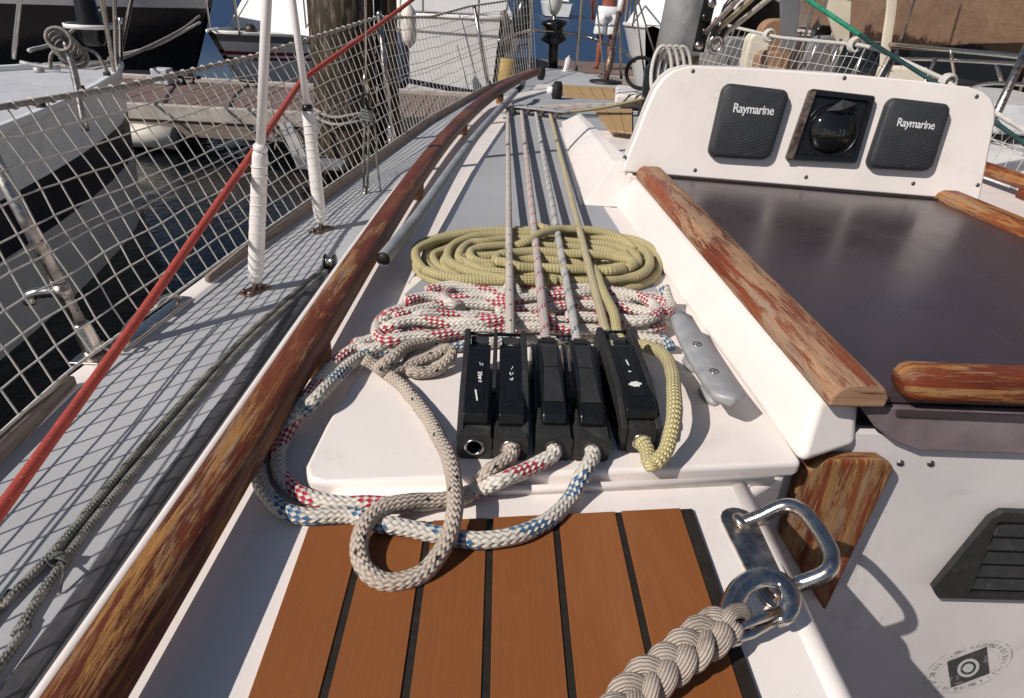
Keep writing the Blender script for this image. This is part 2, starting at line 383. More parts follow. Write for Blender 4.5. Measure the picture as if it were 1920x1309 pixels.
def obj(name, mb, mat, parent=None, shade=False, bevel=0, seg=2, kind=None, label=None):
    vs = mb.v
    lo = V((min(p.x for p in vs), min(p.y for p in vs), min(p.z for p in vs))); hi = V((max(p.x for p in vs), max(p.y for p in vs), max(p.z for p in vs)))
    org = V(((lo.x+hi.x)/2, (lo.y+hi.y)/2, lo.z))
    me = bpy.data.meshes.new(name); me.from_pydata([p-org for p in vs], [], mb.f)
    ul = me.uv_layers.new(name='UVMap'); k = 0
    for f, uv in zip(mb.f, mb.uv):
        for i in range(len(f)):
            if uv: ul.data[k].uv = uv[i]
            k += 1
    if shade: me.polygons.foreach_set('use_smooth', [True]*len(me.polygons))
    me.materials.append(MATS[mat]); me.update()
    o = bpy.data.objects.new(name, me); COL.objects.link(o)
    ORG[o.name] = org
    if parent: o.parent = parent; o.location = org-ORG[parent.name]
    else: o.location = org
    if bevel:
        b = o.modifiers.new('bevel', 'BEVEL'); b.width = bevel; b.segments = seg; b.limit_method = 'ANGLE'; b.angle_limit = math.radians(35)
        me.polygons.foreach_set('use_smooth', [True]*len(me.polygons)); b.harden_normals = True
    if kind: o['kind'] = kind
    if label: o['label'] = label
    return o
def tag(o, label, cat, group=None):
    o['label'] = label; o['category'] = cat
    if group: o['group'] = group
    return o
def thing(name, label, cat, loc, group=None):
    o = bpy.data.objects.new(name, None); COL.objects.link(o); o.location = loc; o.empty_display_size = .05
    ORG[o.name] = V(loc); return tag(o, label, cat, group)
def struct(name, mb, mat, **kw): return obj(name, mb, mat, kind='structure', **kw)
def lerp(a, b, t): return a+(b-a)*t
def interp(tab, y):
    if y <= tab[0][0]: return tab[0][1]
    for (a, b), (c, d) in zip(tab, tab[1:]):
        if y <= c: return b+(d-b)*(y-a)/(c-a)
    return tab[-1][1]

# ================================================================== setting
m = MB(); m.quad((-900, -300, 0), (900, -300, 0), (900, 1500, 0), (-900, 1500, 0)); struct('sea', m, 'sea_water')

XP = [(-1, -.70), (.5, -.775), (.82, -.781), (1.02, -.783), (1.65, -.705), (3.73, -.40), (5.06, -.125), (6.3, .25), (7.1, .58)]
def cx(y): return .66-.0113*y
def xp(y): return interp(XP, y)
def xs(y): return 2*cx(y)-xp(y)
ZD = CZ-.70
RPX = [(165, 1309), (300, 1072), (428, 886), (578, 650), (683, 470), (780, 340), (835, 262), (905, 185), (965, 156), (1003, 135)]
RH = .395
_p = [H(u, v, RH) for u, v in RPX]; _k = np.polyfit([p.y for p in _p], [p.x for p in _p], 3)
RAIL = [V((float(np.polyval(_k, y)), y, CZ-RH)) for y in np.concatenate([[-.5, -.2, 0], np.linspace(.15, _p[-1].y, 24)])]
for i in (0, 1, 2): RAIL[i].x = RAIL[3].x-.002*(3-i)
RT = [(p.y, p.x) for p in RAIL]
def xc(y): return interp(RT, y)-.063+(.12*(y-3.3) if y > 3.3 else 0)

# side deck sheet, hull sides
m = MB(); ys = [-1, -.5, 0, .3, .62]
for a, b in zip(ys, ys[1:]): m.quad((xp(a), a, ZD), (-.2, a, ZD), (-.2, b, ZD), (xp(b), b, ZD))
ys = [.62, .8, 1.02, 1.3, 1.65, 2.2, 2.8, 3.3, 3.73, 4.4, 5.06, 5.7, 6.3, 6.7, 7.1]
for a, b in zip(ys, ys[1:]): m.quad((xp(a), a, ZD), (xs(a), a, ZD), (xs(b), b, ZD), (xp(b), b, ZD))
deck = struct('deck', m, 'deck_grey')
m = MB(); ys = [-1, 0]+ys
for a, b in zip(ys, ys[1:]):
    for f in (xp, xs):
        A, B = V((f(a), a, ZD-.001)), V((f(b), b, ZD-.001)); dx = lambda y: (cx(y)-f(y))*.12
        m.quad(A, B, B+V((dx(b), -.1 if b > 6 else 0, -1.3)), A+V((dx(a), 0, -1.3)))
obj('hull_side', m, 'boat_white', deck)
m = MB(); pth = [V((xp(y)-.004, y, ZD-.012)) for y in [-.9, 0, .5, .82, 1.02, 1.3, 1.65, 2.3, 3, 3.73, 4.4, 5.06, 5.7, 6.3, 6.7, 7.05]]
m.sweep(pth, rrect(.05, .028, .008), up=(0, 0, 1)); obj('gunwale', m, 'gelcoat', deck, shade=True)

# cabin: base sheet, sides, raised panel, grey non-skid
def zc(y): return CZ-interp([(2.7, .437), (4.2, .52), (4.9, .699)], y)
m = MB(); ys = [-1, -.3, 0, .3, .5]
for a, b in zip(ys, ys[1:]): m.quad((xc(a), a, zc(a)), (.273, a, zc(a)), (.273, b, zc(b)), (xc(b), b, zc(b)))
m.quad((xc(.5), .5, zc(.5)), (.273, .5, zc(.5)), (.335, .56, zc(.5)), (xc(.56), .56, zc(.5)))
m.quad((xc(.56), .56, zc(.5)), (.335, .56, zc(.5)), (.335, .572, zc(.5)), (xc(.572), .572, zc(.5)))
ys2 = [.572, .8, 1.1, 1.5, 2, 2.4, 2.7, 3.2, 3.7, 4.2, 4.9]
for a, b in zip(ys2, ys2[1:]): m.quad((xc(a), a, zc(a)), (2*cx(a)-xc(a), a, zc(a)), (2*cx(b)-xc(b), b, zc(b)), (xc(b), b, zc(b)))
ysA = [-1, 0, .5]+ys2
for a, b in zip(ysA, ysA[1:]):
    m.quad((xc(a)-.05, a, ZD+.001), (xc(a), a, zc(a)), (xc(b), b, zc(b)), (xc(b)-.05, b, ZD+.001))
    if a >= .57:
        r = lambda y: 2*cx(y)-xc(y)
        m.quad((r(a), a, zc(a)), (r(a)+.05, a, ZD+.001), (r(b)+.05, b, ZD+.001), (r(b), b, zc(b)))
cabin = struct('cabin_top', m, 'gelcoat')
# rounded left edge of the cabin top
m = MB(); m.sweep([V((xc(y)+.004, y, zc(y)-.004)) for y in [-1, 0, .25, .5, .8, 1.1, 1.5, 2, 2.4, 2.7]], circ(.006, 8)); obj('edge_moulding', m, 'gelcoat', cabin, shade=True)

def zpl(pts, h): return [V((x, y, CZ-h)) for x, y in pts]
# raised clutch platform
pl = [(-.150, .4665), (.326, .5195), (.335, .524), (.335, 1.40), (.262, 1.40), (.235, 2.3), (.95, 2.3), (.95, 2.74), (.115, 2.74), (.04, 2.496), (-.064, 1.654), (-.142, .837), (-.172, .56), (-.176, .49), (-.168, .472)]
m = MB(); m.prism(zpl(pl, .439), (0, 0, .019)); obj('clutch_platform', m, 'gelcoat', cabin, bevel=.006, seg=4)
nsk = [(-.112, .95), (-.132, .89), (-.105, .862), (.255, .895), (.2705, .93), (.240, 1.40), (.19, 1.40), (.205, 2.3), (.93, 2.3), (.93, 2.71), (.13, 2.71), (.055, 2.49), (-.048, 1.65)]
m = MB(); m.prism(zpl(nsk, .4215), (0, 0, .0035)); obj('nonskid_panel', m, 'nonskid_grey', cabin)
m = MB()
for a, b in zip([2.76, 3.2, 3.7, 4.2], [3.2, 3.7, 4.2, 4.88]):
    m.quad((xc(a)+.12, a, zc(a)+.004), (2*cx(a)-xc(a)-.12, a, zc(a)+.004), (2*cx(b)-xc(b)-.12, b, zc(b)+.004), (xc(b)+.12, b, zc(b)+.004))
obj('nonskid_panel', m, 'nonskid_grey', cabin)
# hatch side coaming with sloped foot and sloped aft end
def loft(m, rings, close=True):
    k = len(m.v); n_ = len(rings[0])
    for r in rings: m.add(r)
    for i in range(len(rings)-1):
        for j in range(n_ if close else n_-1):
            j2 = (j+1) % n_; m.face((k+i*n_+j, k+i*n_+j2, k+(i+1)*n_+j2, k+(i+1)*n_+j))
    m.face(range(k+n_-1, k-1, -1)); e = k+(len(rings)-1)*n_; m.face(range(e, e+n_)); return m
zt, zf = CZ-.36, CZ-.4195
m = MB()
loft(m, [[(.326, .512, zf), (.346, .556, zt), (.398, .560, zt), (.405, .550, zf)], [(.263, 1.43, zf), (.303, 1.45, zt), (.40, 1.45, zt), (.40, 1.45, zf)]])
obj('hatch_coaming', m, 'gelcoat', cabin, bevel=.011, seg=4)
m = MB(); loft(m, [[(1.00, .56, zf), (1.00, .56, zt), (1.06, .56, zt), (1.10, .54, zf)], [(1.0, 1.45, zf), (1.0, 1.45, zt), (1.05, 1.45, zt), (1.09, 1.43, zf)]]); obj('hatch_coaming', m, 'gelcoat', cabin, bevel=.011, seg=4)
# splash coaming left of the instrument pod
m = MB(); a0, a1 = H(1092, 387, .42), H(1050, 229, .42)
n0, n1 = H(1152, 306, .350), H(1083, 213, .368)
loft(m, [[a0, n0, n0+V((.05, .0, 0)), a0+V((.11, 0, 0))], [a1, n1, n1+V((.018, 0, 0)), a1+V((.055, .02, 0))]])
obj('splash_coaming', m, 'gelcoat', cabin, bevel=.010, seg=4)
# aft bulkhead, inner coaming wall of the cockpit
m = MB(); m.prism([V((.272, .556, .55)), V((2.1, .556, .55)), V((2.1, .556, CZ-.4405)), V((.272, .556, CZ-.4405))][::-1], (0, .03, 0))
bulk = struct('bulkhead', m, 'gelcoat_aged')
m = MB(); m.prism([V((.251, -1, CZ-.4385)), V((.273, -1, CZ-.4385)), V((.273, -1, .5)), V((.251, -1, .5))], (0, 1.5555, 0)); obj('cockpit_wall', m, 'gelcoat', bulk)
m = MB(); m.sweep([V((.2645, -1, CZ-.4455)), V((.2645, .3, CZ-.4455)), V((.2645, .515, CZ-.4455))], circ(.0125, 12)); obj('edge_moulding', m, 'gelcoat', bulk, shade=True)
m = MB(); m.quad((.272, -1, .56), (2.1, -1, .56), (2.1, .556, .56), (.272, .556, .56)); obj('cockpit_floor', m, 'plank_wood', bulk)
m = MB(); m.prism([V(p+(.9,)) for p in ((.25, .47), (.27, .487), (.322, .523), (.326, .537), (.25, .550))], (0, 0, CZ-.4388-.9)); obj('corner_block', m, 'gelcoat', cabin, bevel=.006, seg=3)
# fillet strips where the platform meets the teak shelf
m = MB(); m.sweep([V((-.16, .461, CZ-.434)), V((.10, .49, CZ-.434)), V((.30, .512, CZ-.434))], [(-.012, -.004), (.006, -.004), (.006, .010), (0, .002), (-.005, -.001)], up=(0, 0, 1)); obj('fillet', m, 'gelcoat', cabin, shade=True)

# ================================================================== teak pad
t = thing('deck_pad', 'brown synthetic teak pad with black caulking seams under the beige rope loop', 'deck pad', (.02, .2, CZ-.437))
xsn = [(-.1565, -.153), (-.104, -.104), (-.0485, -.0475), (.0075, .0075), (.0685, .0685), (.1295, .1325), (.197, .194)]
zt_ = CZ-.4365
m = MB(); m.prism([V((-.1535, .4215, zt_)), V((-.150, -.3, zt_)), V((.201, -.3, zt_)), V((.2035, .4615, zt_))], (0, 0, .0038)); obj('caulking', m, 'caulk', t)
def ytop(x): return lerp(.4225, .4625, (x+.157)/.356)
for i in range(6):
    (a1_, a0_), (b1_, b0_) = xsn[i], xsn[i+1]; g = .0032 if i else .0012; g2 = .0032 if i < 5 else .006
    m = MB(); m.prism([V((a1_+g, ytop(a1_+g)-.001, zt_)), V((a0_+g, -.3, zt_)), V((b0_-g2, -.3, zt_)), V((b1_-g2, ytop(b1_-g2)-.001, zt_))], (0, 0, .0052+.0002*(i % 2)))
    obj('plank', m, 'synthetic_teak', t, bevel=.0006, seg=1)

# ================================================================== handrails
t = thing('handrail', 'long weathered varnished wooden handrail along left cabin edge', 'handrail', RAIL[1]-V((0, 0, .08)))
m = MB(); pth = smooth(RAIL, .03); m.sweep(pth, rrect(.043, .036, .014, 4), up=(0, 0, 1)); obj('rail', m, 'rail_wood', t, shade=True)
for y in (.245-.6, .70, 1.46, 2.2, 2.95):
    x = interp(RT, y); m = MB(); q = V((x, y, zc(y)))
    m.prism([q+V((-.016, -.03, 0)), q+V((.016, -.03, 0)), q+V((.016, .03, 0)), q+V((-.016, .03, 0))], (0, 0, .034)); obj('foot', m, 'rail_wood', t, bevel=.004)

# hatch side rails, hatch and grab handle
def hatch_rail(name, label, pts, mat):
    t = thing(name, label, 'hatch rail', pts[0]-V((0, 0, .013)))
    m = MB(); m.sweep(smooth(pts, .02), [(-.031, -.013), (.031, -.013), (.031, .000), (.024, .011), (.014, .014), (-.016, .014), (-.026, .008), (-.031, -.002)], up=(0, 0, 1))
    obj('rail', m, mat, t, bevel=.004, seg=2)
a = (H(1218, 323, .345), H(1604, 735, .345))
hatch_rail('hatch_rail', 'worn wooden slide rail with peeling varnish on left of smoked hatch', [a[1]+(a[1]-a[0])*.012, a[1].lerp(a[0], .5), a[0]], 'rail_wood_pale')
hatch_rail('hatch_rail', 'short visible orange-brown wooden slide rail on right of smoked hatch', [V((1.03, .56, CZ-.345)), V((1.0, 1.0, CZ-.345)), V((.968, 1.345, CZ-.345))], 'rail_wood_red')
t = thing('sliding_hatch', 'smoked purple acrylic sliding hatch between wooden rails', 'hatch', (.68, .95, CZ-.365))
m = MB(); m.prism(zpl([(.405, .552), (1.01, .560), (.98, 1.40), (.375, 1.425)], .362), (0, 0, .012)); obj('pane', m, 'smoked_acrylic', t, bevel=.003)
m = MB(); pth = [V((.437, .556, CZ-.335)), V((.60, .556, CZ-.335)), V((1.05, .562, CZ-.335))]
pth = [pth[0]+V((-.012, 0, -.002)), pth[0]+V((-.006, 0, 0))]+pth
m.sweep(pth, rrect(.040, .036, .013, 4), up=(0, 0, 1), scale=[.62, .88, 1, 1, 1]); obj('grab_handle', m, 'rail_wood_red', t, shade=True)
m = MB(); sl = []
for u, v, y in ((1612, 762, .548), (1640, 800, .547), (1672, 826, .546), (1720, 845, .545)): sl.append(Y(u, v, y))
sl += [V((1.05, .545, sl[-1].z)), V((1.05, .552, sl[0].z))]
m.prism(sl[::-1], (0, .008, 0)); obj('drop_board_edge', m, 'purple_acrylic', t, bevel=.002)
m = MB(); m.prism([V((.43, .5445, CZ-.372)), V((1.05, .5445, CZ-.372)), V((1.05, .5445, CZ-.366)), V((.43, .5445, CZ-.366))][::-1], (0, .01, 0)); obj('lip', m, 'smoked_acrylic', t)
# white upper bulkhead lip
m = MB(); m.prism([V((.385, .556, CZ-.4404)), V((1.9, .556, CZ-.4404)), V((1.9, .556, CZ-.405)), V((.385, .556, CZ-.405))][::-1], (0, .016, 0)); obj('bulkhead_lip', m, 'gelcoat_aged', bulk)

# wooden cheek on the bulkhead
c = [Y(u, v, .538) for u, v in ((1548, 862), (1655, 864), (1680, 880), (1548, 1150), (1465, 1010), (1500, 890))]
m = MB(); m.prism([p+V((0, 0, 0)) for p in c][::-1], (0, .0175, 0)); o = obj('wooden_cheek', m, 'cheek_wood', bevel=.005, seg=3)
tag(o, 'weathered wooden cheek board on bulkhead beside the steel pad eye', 'board')
# louvred vent
pv = lambda u, v, y=.550: Y(u, v, y)
c = [pv(1872, 952), pv(1850, 965), pv(1746, 1095), pv(1752, 1112)]; r0 = pv(1920, 952); r1 = pv(1920, 1112)
W = 2.3
t = thing('louvre_vent', 'dark grey plastic louvred vent on the aft bulkhead', 'vent', (c[3].x+.1, .556, c[3].z))
top, bot = c[0].z, c[3].z; xR = c[0].x+.17
m = MB(); out = [V((c[3].x, .550, bot)), V((c[2].x-.002, .550, c[2].z)), V((c[1].x, .550, c[1].z)), V((c[0].x, .550, top)), V((xR, .550, top)), V((xR, .550, bot))]
inn = [V((c[3].x+.036, .550, bot+.009)), V((c[3].x+.037, .550, bot+.010)), V((c[0].x+.001, .550, top-.016)), V((c[0].x+.008, .550, top-.014)), V((xR-.012, .550, top-.014)), V((xR-.012, .550, bot+.009))]
k = m.add(out); m.add(inn); m.add([p+V((0, -.008, 0)) for p in out]); m.add([p+V((0, -.008, 0)) for p in inn])
for i in range(6):
    j = (i+1) % 6; m.face((k+12+i, k+12+j, k+18+j, k+18+i)); m.face((k+i, k+j, k+12+j, k+12+i)); m.face((k+18+i, k+18+j, k+6+j, k+6+i))
obj('frame', m, 'grey_plastic', t, bevel=.002)
m = MB(); m.prism(inn, (0, .003, 0)); obj('backing', m, 'black_plastic', t)
for i in range(5):
    f = (i+.5)/5; z = lerp(top-.02, bot+.012, f); xl = lerp(c[0].x+.004, c[3].x+.036, (top-z)/(top-bot))
    m = MB(); m.prism([V((xl+.004, .549, z+.007)), V((xR-.013, .549, z+.007)), V((xR-.013, .5425, z-.006)), V((xl, .5425, z-.006))], (0, .002, .002)); obj('louvre', m, 'grey_plastic', t)
# screws on bulkhead
for i, (u, v) in enumerate(((1688, 868), (1745, 869))):
    p = Y(u, v, .556); m = MB(); m.lathe(p+V((0, .001, 0)), (0, -1, 0), [(.0042, 0), (.0042, .0015), (.003, .003)], 14); o = obj('screw', m, 'bronze_screw', shade=True)
    tag(o, ('left' if i == 0 else 'right')+' of two small screw heads under the hatch on bulkhead', 'screw', 'bulkhead screws')
    m = MB(); m.box(p+V((0, -.0022, 0)), (.0055, .0008, .0009)); obj('slot', m, 'caulk', o)
# faded oval stamp on the bulkhead
cs = Y(1815, 1252, .5555); ex = (Y(1895, 1222, .5555)-Y(1735, 1282, .5555))*.5
ez = (Y(1805, 1215, .5555)-Y(1828, 1290, .5555))*.5
t = thing('oval_stamp', 'faded oval stamp with dark square printed on the bulkhead', 'stamp', cs)
def ering(s0, s1, n_=48, gaps=None):
    m = MB()
    for i in range(n_):
        if gaps and gaps(i): continue
        a, b = 2*PI*i/n_, 2*PI*(i+1)/n_
        q = [cs+(ex*math.cos(x)+ez*math.sin(x))*s for x, s in ((a, s0), (b, s0), (b, s1), (a, s1))]
        m.quad(*q)
    return m
painted('figure_grey', (.05, .05, .05), .6, .1, 50); 
def faded(name, ink, paper, lo):
    n = NT(name); p = n.pos(); n.col(n.mix(n.ramp(n.m2('ADD', n.m2('MULTIPLY', n.noise(130, 5, .7, p), .6), n.m2('MULTIPLY', n.noise(25, 3, .6, p), .4)), [(lo-.05, 0.0), (lo+.06, 1.0)]), ink, paper)); n.set(.55, 0, .4)
faded('stamp_ink', (.22, .21, .21), (.66, .62, .615), .50); faded('stamp_dark', (.05, .05, .05), (.42, .40, .39), .58)
obj('ring', ering(1.0, 1.025), 'stamp_ink', t); obj('ring', ering(.70, .715), 'stamp_ink', t)
random.seed(3); obj('lettering', ering(.78, .92, 110, lambda i: random.random() < .45), 'stamp_ink', t)
m = MB(); m.quad(*[cs+V((0, -.0003, 0))+ex*a+ez*b for a, b in ((-.50, -.62), (.42, -.62), (.52, .62), (-.40, .62))]); obj('square', m, 'stamp_dark', t)
def disc(c, a, b, s0, s1, y):
    m = MB()
    for i in range(28):
        x0, x1 = 2*PI*i/28, 2*PI*(i+1)/28
        m.quad(*[c+V((0, y, 0))+(a*math.cos(x)+b*math.sin(x))*s for x, s in ((x0, s0), (x1, s0), (x1, s1), (x0, s1))])
    return m
obj('circle', disc(cs, ex*.6, ez, .30, .42, -.0006), 'gelcoat_grey', t); obj('circle', disc(cs, ex*.6, ez, .02, .2, -.0006), 'gelcoat_grey', t)

# ================================================================== rope clutches
PZ = CZ-.42                                  # top of the clutch platform
def clutch(label, x0, x1, y0, lanes, style, loc_rot=0.0):
    """plastic rope clutch: base, side plates, levers, noses with round holes; local x across, y forward"""
    w_ = x1-x0; cxx = (x0+x1)/2; Lc = .166
    t = thing('rope_clutch', label, 'rope clutch', (cxx, y0+Lc/2, PZ), 'rope clutches on the cabin top')
    ca, sa = math.cos(loc_rot), math.sin(loc_rot)
    def W(x, y, z): return V((cxx+x*ca-y*sa, y0+x*sa+y*ca, PZ+z))
    lw = w_/lanes; pt = .0045
    # base plate
    m = MB(); m.prism([W(-w_/2, .004, 0), W(w_/2, .004, 0), W(w_/2, Lc-.004, 0), W(-w_/2, Lc-.004, 0)], (0, 0, .008)); obj('base', m, 'black_plastic', t, bevel=.002)
    # upright side plates
    if style == 'plate':
        prof = [(0, .001), (0, .030), (.020, .040), (.050, .0535), (Lc-.012, .0640), (Lc-.003, .062), (Lc, .054), (Lc, .001)]
    else:
        prof = [(.004, .001), (.004, .028), (.03, .030), (.06, .034), (.11, .048), (Lc-.02, .052), (Lc-.006, .046), (Lc, .03), (Lc, .001)]
    for i in range(lanes+1):
        th = pt if (0 < i < lanes) else pt*1.5
        xx = -w_/2+i*lw-(th/2 if 0 < i < lanes else (0 if i == 0 else th))
        pr = prof if not (0 < i < lanes) else [(a if a > .04 else a+.035, b) for a, b in prof]
        m = MB(); m.prism([W(xx, a, b) for a, b in pr], W(th, 0, 0)-W(0, 0, 0)); obj('side_plate', m, 'grey_plastic' if style == 'plate' else 'black_plastic', t, bevel=.0012)
    # nose blocks with a hole and a steel bushing
    for i in range(lanes):
        xm = -w_/2+(i+.5)*lw; hw = lw/2-.0006-(pt*1.5 if style == 'plate' and (lanes == 1) else 0)
        ztop = .031; r = .0098; hz = .0155
        ring, outer = [], []
        for k in range(24):
            a = 2*PI*k/24; c_, s_ = math.cos(a), math.sin(a)
            ring.append((xm+r*c_, hz+r*s_))
            q = min(hw/abs(c_) if abs(c_) > 1e-6 else 9, ((ztop-hz) if s_ > 0 else (hz-.001))/abs(s_) if abs(s_) > 1e-6 else 9)
            outer.append((xm+q*c_, hz+q*s_))
        m = MB(); kk = len(m.v)
        for yy, rr in ((-.003, outer), (-.003, ring), (.035, ring)): m.add([W(a, yy, b) for a, b in rr])
        m.add([W(a, .040, b+(.004 if b > hz else 0)) for a, b in outer])
        for k in range(24):
            j = (k+1) % 24
            m.face((kk+k, kk+j, kk+24+j, kk+24+k)); m.face((kk+24+k, kk+24+j, kk+48+j, kk+48+k)); m.face((kk+j, kk+k, kk+72+k, kk+72+j))
        m.face([kk+48+k for k in range(24)]); m.face([kk+72+k for k in range(23, -1, -1)])
        no = obj('nose', m, 'grey_plastic', t)
        m = MB(); m.sweep([W(xm+.0088*math.cos(2*PI*k/24), -.0034, hz+.0088*math.sin(2*PI*k/24)) for k in range(24)], circ(.0016, 6), closed=True); obj('bushing', m, 'steel' if style == 'plate' else 'grey_plastic', no, shade=True)
        # lever
        if style == 'plate':
            lp = [(.012, .030), (.009, .036), (.012, .0455), (.022, .0490), (Lc-.045, .0605), (Lc-.040, .054), (Lc-.040, .046), (.03, .034)]
            hwl = lw/2-.0052
            m = MB(); m.prism([W(xm-hwl, a, b) for a, b in lp], W(2*hwl, 0, 0)-W(0, 0, 0)); lv = obj('lever', m, 'black_plastic', t, bevel=.0018, seg=3)
            m = MB(); m.prism([W(xm-hwl, a, b) for a, b in ((Lc-.038, .040), (Lc-.038, .052), (Lc-.026, .054), (Lc-.026, .040))], W(2*hwl, 0, 0)-W(0, 0, 0)); obj('cam', m, 'black_plastic', t, bevel=.0012)
            m = MB(); m.prism([W(xm-hwl*.8, a, b) for a, b in ((Lc-.022, .044), (Lc-.021, .0545), (Lc-.010, .056), (Lc-.010, .044))], W(2*hwl*.8, 0, 0)-W(0, 0, 0)); obj('cam', m, 'cover_plastic', t, bevel=.0015)
            rp = [(.035, .0522), (.10, .0588)]
            m = MB(); m.prism([W(xm-hwl*.5, a, b+.0004) for a, b in ((.030, .0499), (.104, .0585))]+[W(xm+hwl*.5, a, b+.0004) for a, b in ((.104, .0585), (.030, .0499))], (0, 0, .0004)); obj('panel', m, 'black_plastic', lv)
        else:
            hwl = lw/2-.0062
            lp = [(.014, .030), (.011, .036), (.016, .044), (.030, .0485), (.075, .0545), (.12, .058), (Lc-.012, .0565), (Lc-.008, .050), (Lc-.012, .040), (.04, .032)]
            m = MB(); m.prism([W(xm-hwl, a, b) for a, b in lp], W(2*hwl, 0, 0)-W(0, 0, 0)); lv = obj('lever', m, 'black_plastic', t, bevel=.004, seg=3)
            top = lambda a: interp([(.030, .0485), (.075, .0545), (.12, .058), (.15, .0565)], a)
            for (a0_, a1_, f0, f1) in ((.032, .088, .80, .62), (.090, .138, .60, .72)):
                m = MB(); aa = [lerp(a0_, a1_, k/6) for k in range(7)]
                wd = lambda a: hwl*lerp(f0, f1, (a-a0_)/(a1_-a0_))
                poly = [W(xm-wd(a), a, top(a)+.0002) for a in aa]+[W(xm+wd(a), a, top(a)+.0002) for a in aa[::-1]]
                m.prism(poly, (0, 0, .0014)); obj('grip_pad', m, 'grey_plastic', lv, bevel=.0008)
            m = MB(); m.prism([W(xm-hwl*.6, a, b) for a, b in ((Lc-.024, .0572), (Lc-.012, .0568))]+[W(xm+hwl*.6, a, b) for a, b in ((Lc-.012, .0568), (Lc-.024, .0572))], (0, 0, .0012)); obj('slot', m, 'caulk', lv)
    if style == 'plate':
        m = MB(); m.tube([W(-w_/2+.001, Lc-.007, .0575), W(w_/2-.001, Lc-.007, .0575)], .0022, 8); obj('cross_bar', m, 'black_plastic', t, shade=True)
    return t, W
def scuff(t, W, lines):
    """worn white marks on a lever, each a thin raised chip of paint"""
    top = lambda a: interp([(.022, .0490), (.121, .0605)], a)
    m = MB()
    for i, poly in enumerate(lines):
        q = MB() if i == 0 else m; q.prism([W(x, a, top(a)+.0009) for x, a in poly], (0, 0, .0004))
        if i == 0: obj('white_mark', q, 'white_mark', t)
    obj('paint_flecks', m, 'white_mark', t, kind='stuff')
cA, WA = clutch('black double rope clutch on the left with one empty steel-lined hole', -.0290, .0435, .512, 2, 'plate')
random.seed(11)
def blob(x, y, rx, ry, n_=9): return [(x+rx*math.cos(2*PI*k/n_)*random.uniform(.6, 1.1), y+ry*math.sin(2*PI*k/n_)*random.uniform(.6, 1.1)) for k in range(n_)]
scuff(cA, WA, [[(-.0205, .045), (-.0180, .028), (-.0165, .028), (-.0188, .045)]]+[blob(-.0155+random.uniform(-.0022, .0022), .066+random.uniform(-.008, .009), .0012, .0016, 6) for _ in range(14)]+[blob(-.0150+random.uniform(-.002, .002), .090+random.uniform(-.004, .004), .0007, .0010, 5) for _ in range(5)]
      + [blob(.0178+random.uniform(-.0016, .0016), .075+random.uniform(-.012, .012), .0006, .0018, 5) for _ in range(12)])
cB, WB = clutch('black double rope clutch in the middle with rounded rubber-padded levers', .0500, .1270, .514, 2, 'round')
cC, WC = clutch('black single rope clutch on the right with a white paint blotch', .1400, .1830, .531, 1, 'plate', .06)
scuff(cC, WC, [blob(.0005, .048, .0075, .0052, 14), [(-.0016, .090), (-.0004, .082), (.0009, .081), (-.0002, .092)], blob(-.001, .070, .002, .0012, 7)])

# ================================================================== cleat
zc0 = PZ
A, B = H(1272, 598, .388), H(1372, 765, .388)
t = thing('cleat', 'large grey cast aluminium mooring cleat with two screws beside the right clutch', 'cleat', V(((A.x+B.x)/2, (A.y+B.y)/2, PZ)))
ax = (A-B).normalized(); sd = ax.cross(V((0, 0, 1)))
Lh = (A-B).length
m = MB(); ring = []; N = 18
for i in range(N+1):
    f = i/N; p = B.lerp(A, f); e = min(f, 1-f)
    wd = .0190*min(1, math.sqrt(max(0, 1-(1-min(1, e/.09))**2))+.18) * (1.0 if f < .55 else lerp(1, .82, (f-.55)/.45))
    th = .0065; up_ = .006*(abs(f-.5)*2)**2
    ring.append([p+sd*(a*wd)+V((0, 0, b*th+up_)) for a, b in ((-1, -.3), (-.96, .55), (-.84, .95), (0, 1.0), (.84, .95), (.96, .55), (1, -.3), (.8, -.8), (-.8, -.8))])
loft(m, ring); obj('horn_bar', m, 'cast_alu', t, shade=True)
for f in (.33, .67):
    q = B.lerp(A, f); m = MB(); r_ = []
    for z, s_ in ((0, 1.1), (.005, 1.0), (.012, .72), (.022, .72), (.033, 1.0)):
        r_.append([V((q.x, q.y, PZ+z))+ax*(math.cos(k*PI/6)*.020*s_)+sd*(.004+math.sin(k*PI/6)*.0105*s_) for k in range(12)])
    loft(m, r_); ft = obj('foot', m, 'cast_alu', t, shade=True)
for f in (.30, .61):
    q = B.lerp(A, f)+V((0, 0, .0062+.006*(abs(f-.5)*2)**2)); m = MB(); m.lathe(q, (0, 0, 1), [(.0062, 0), (.0062, .0009), (.0045, .0012), (.004, -.0002), (.0001, -.0002)], 16); sc_ = obj('screw', m, 'steel', t, shade=True)
    m = MB(); m.box(q+V((0, 0, .0004)), (.0062, .0012, .0009), Matrix.Rotation(.6, 3, 'Z')); obj('slot', m, 'caulk', sc_)

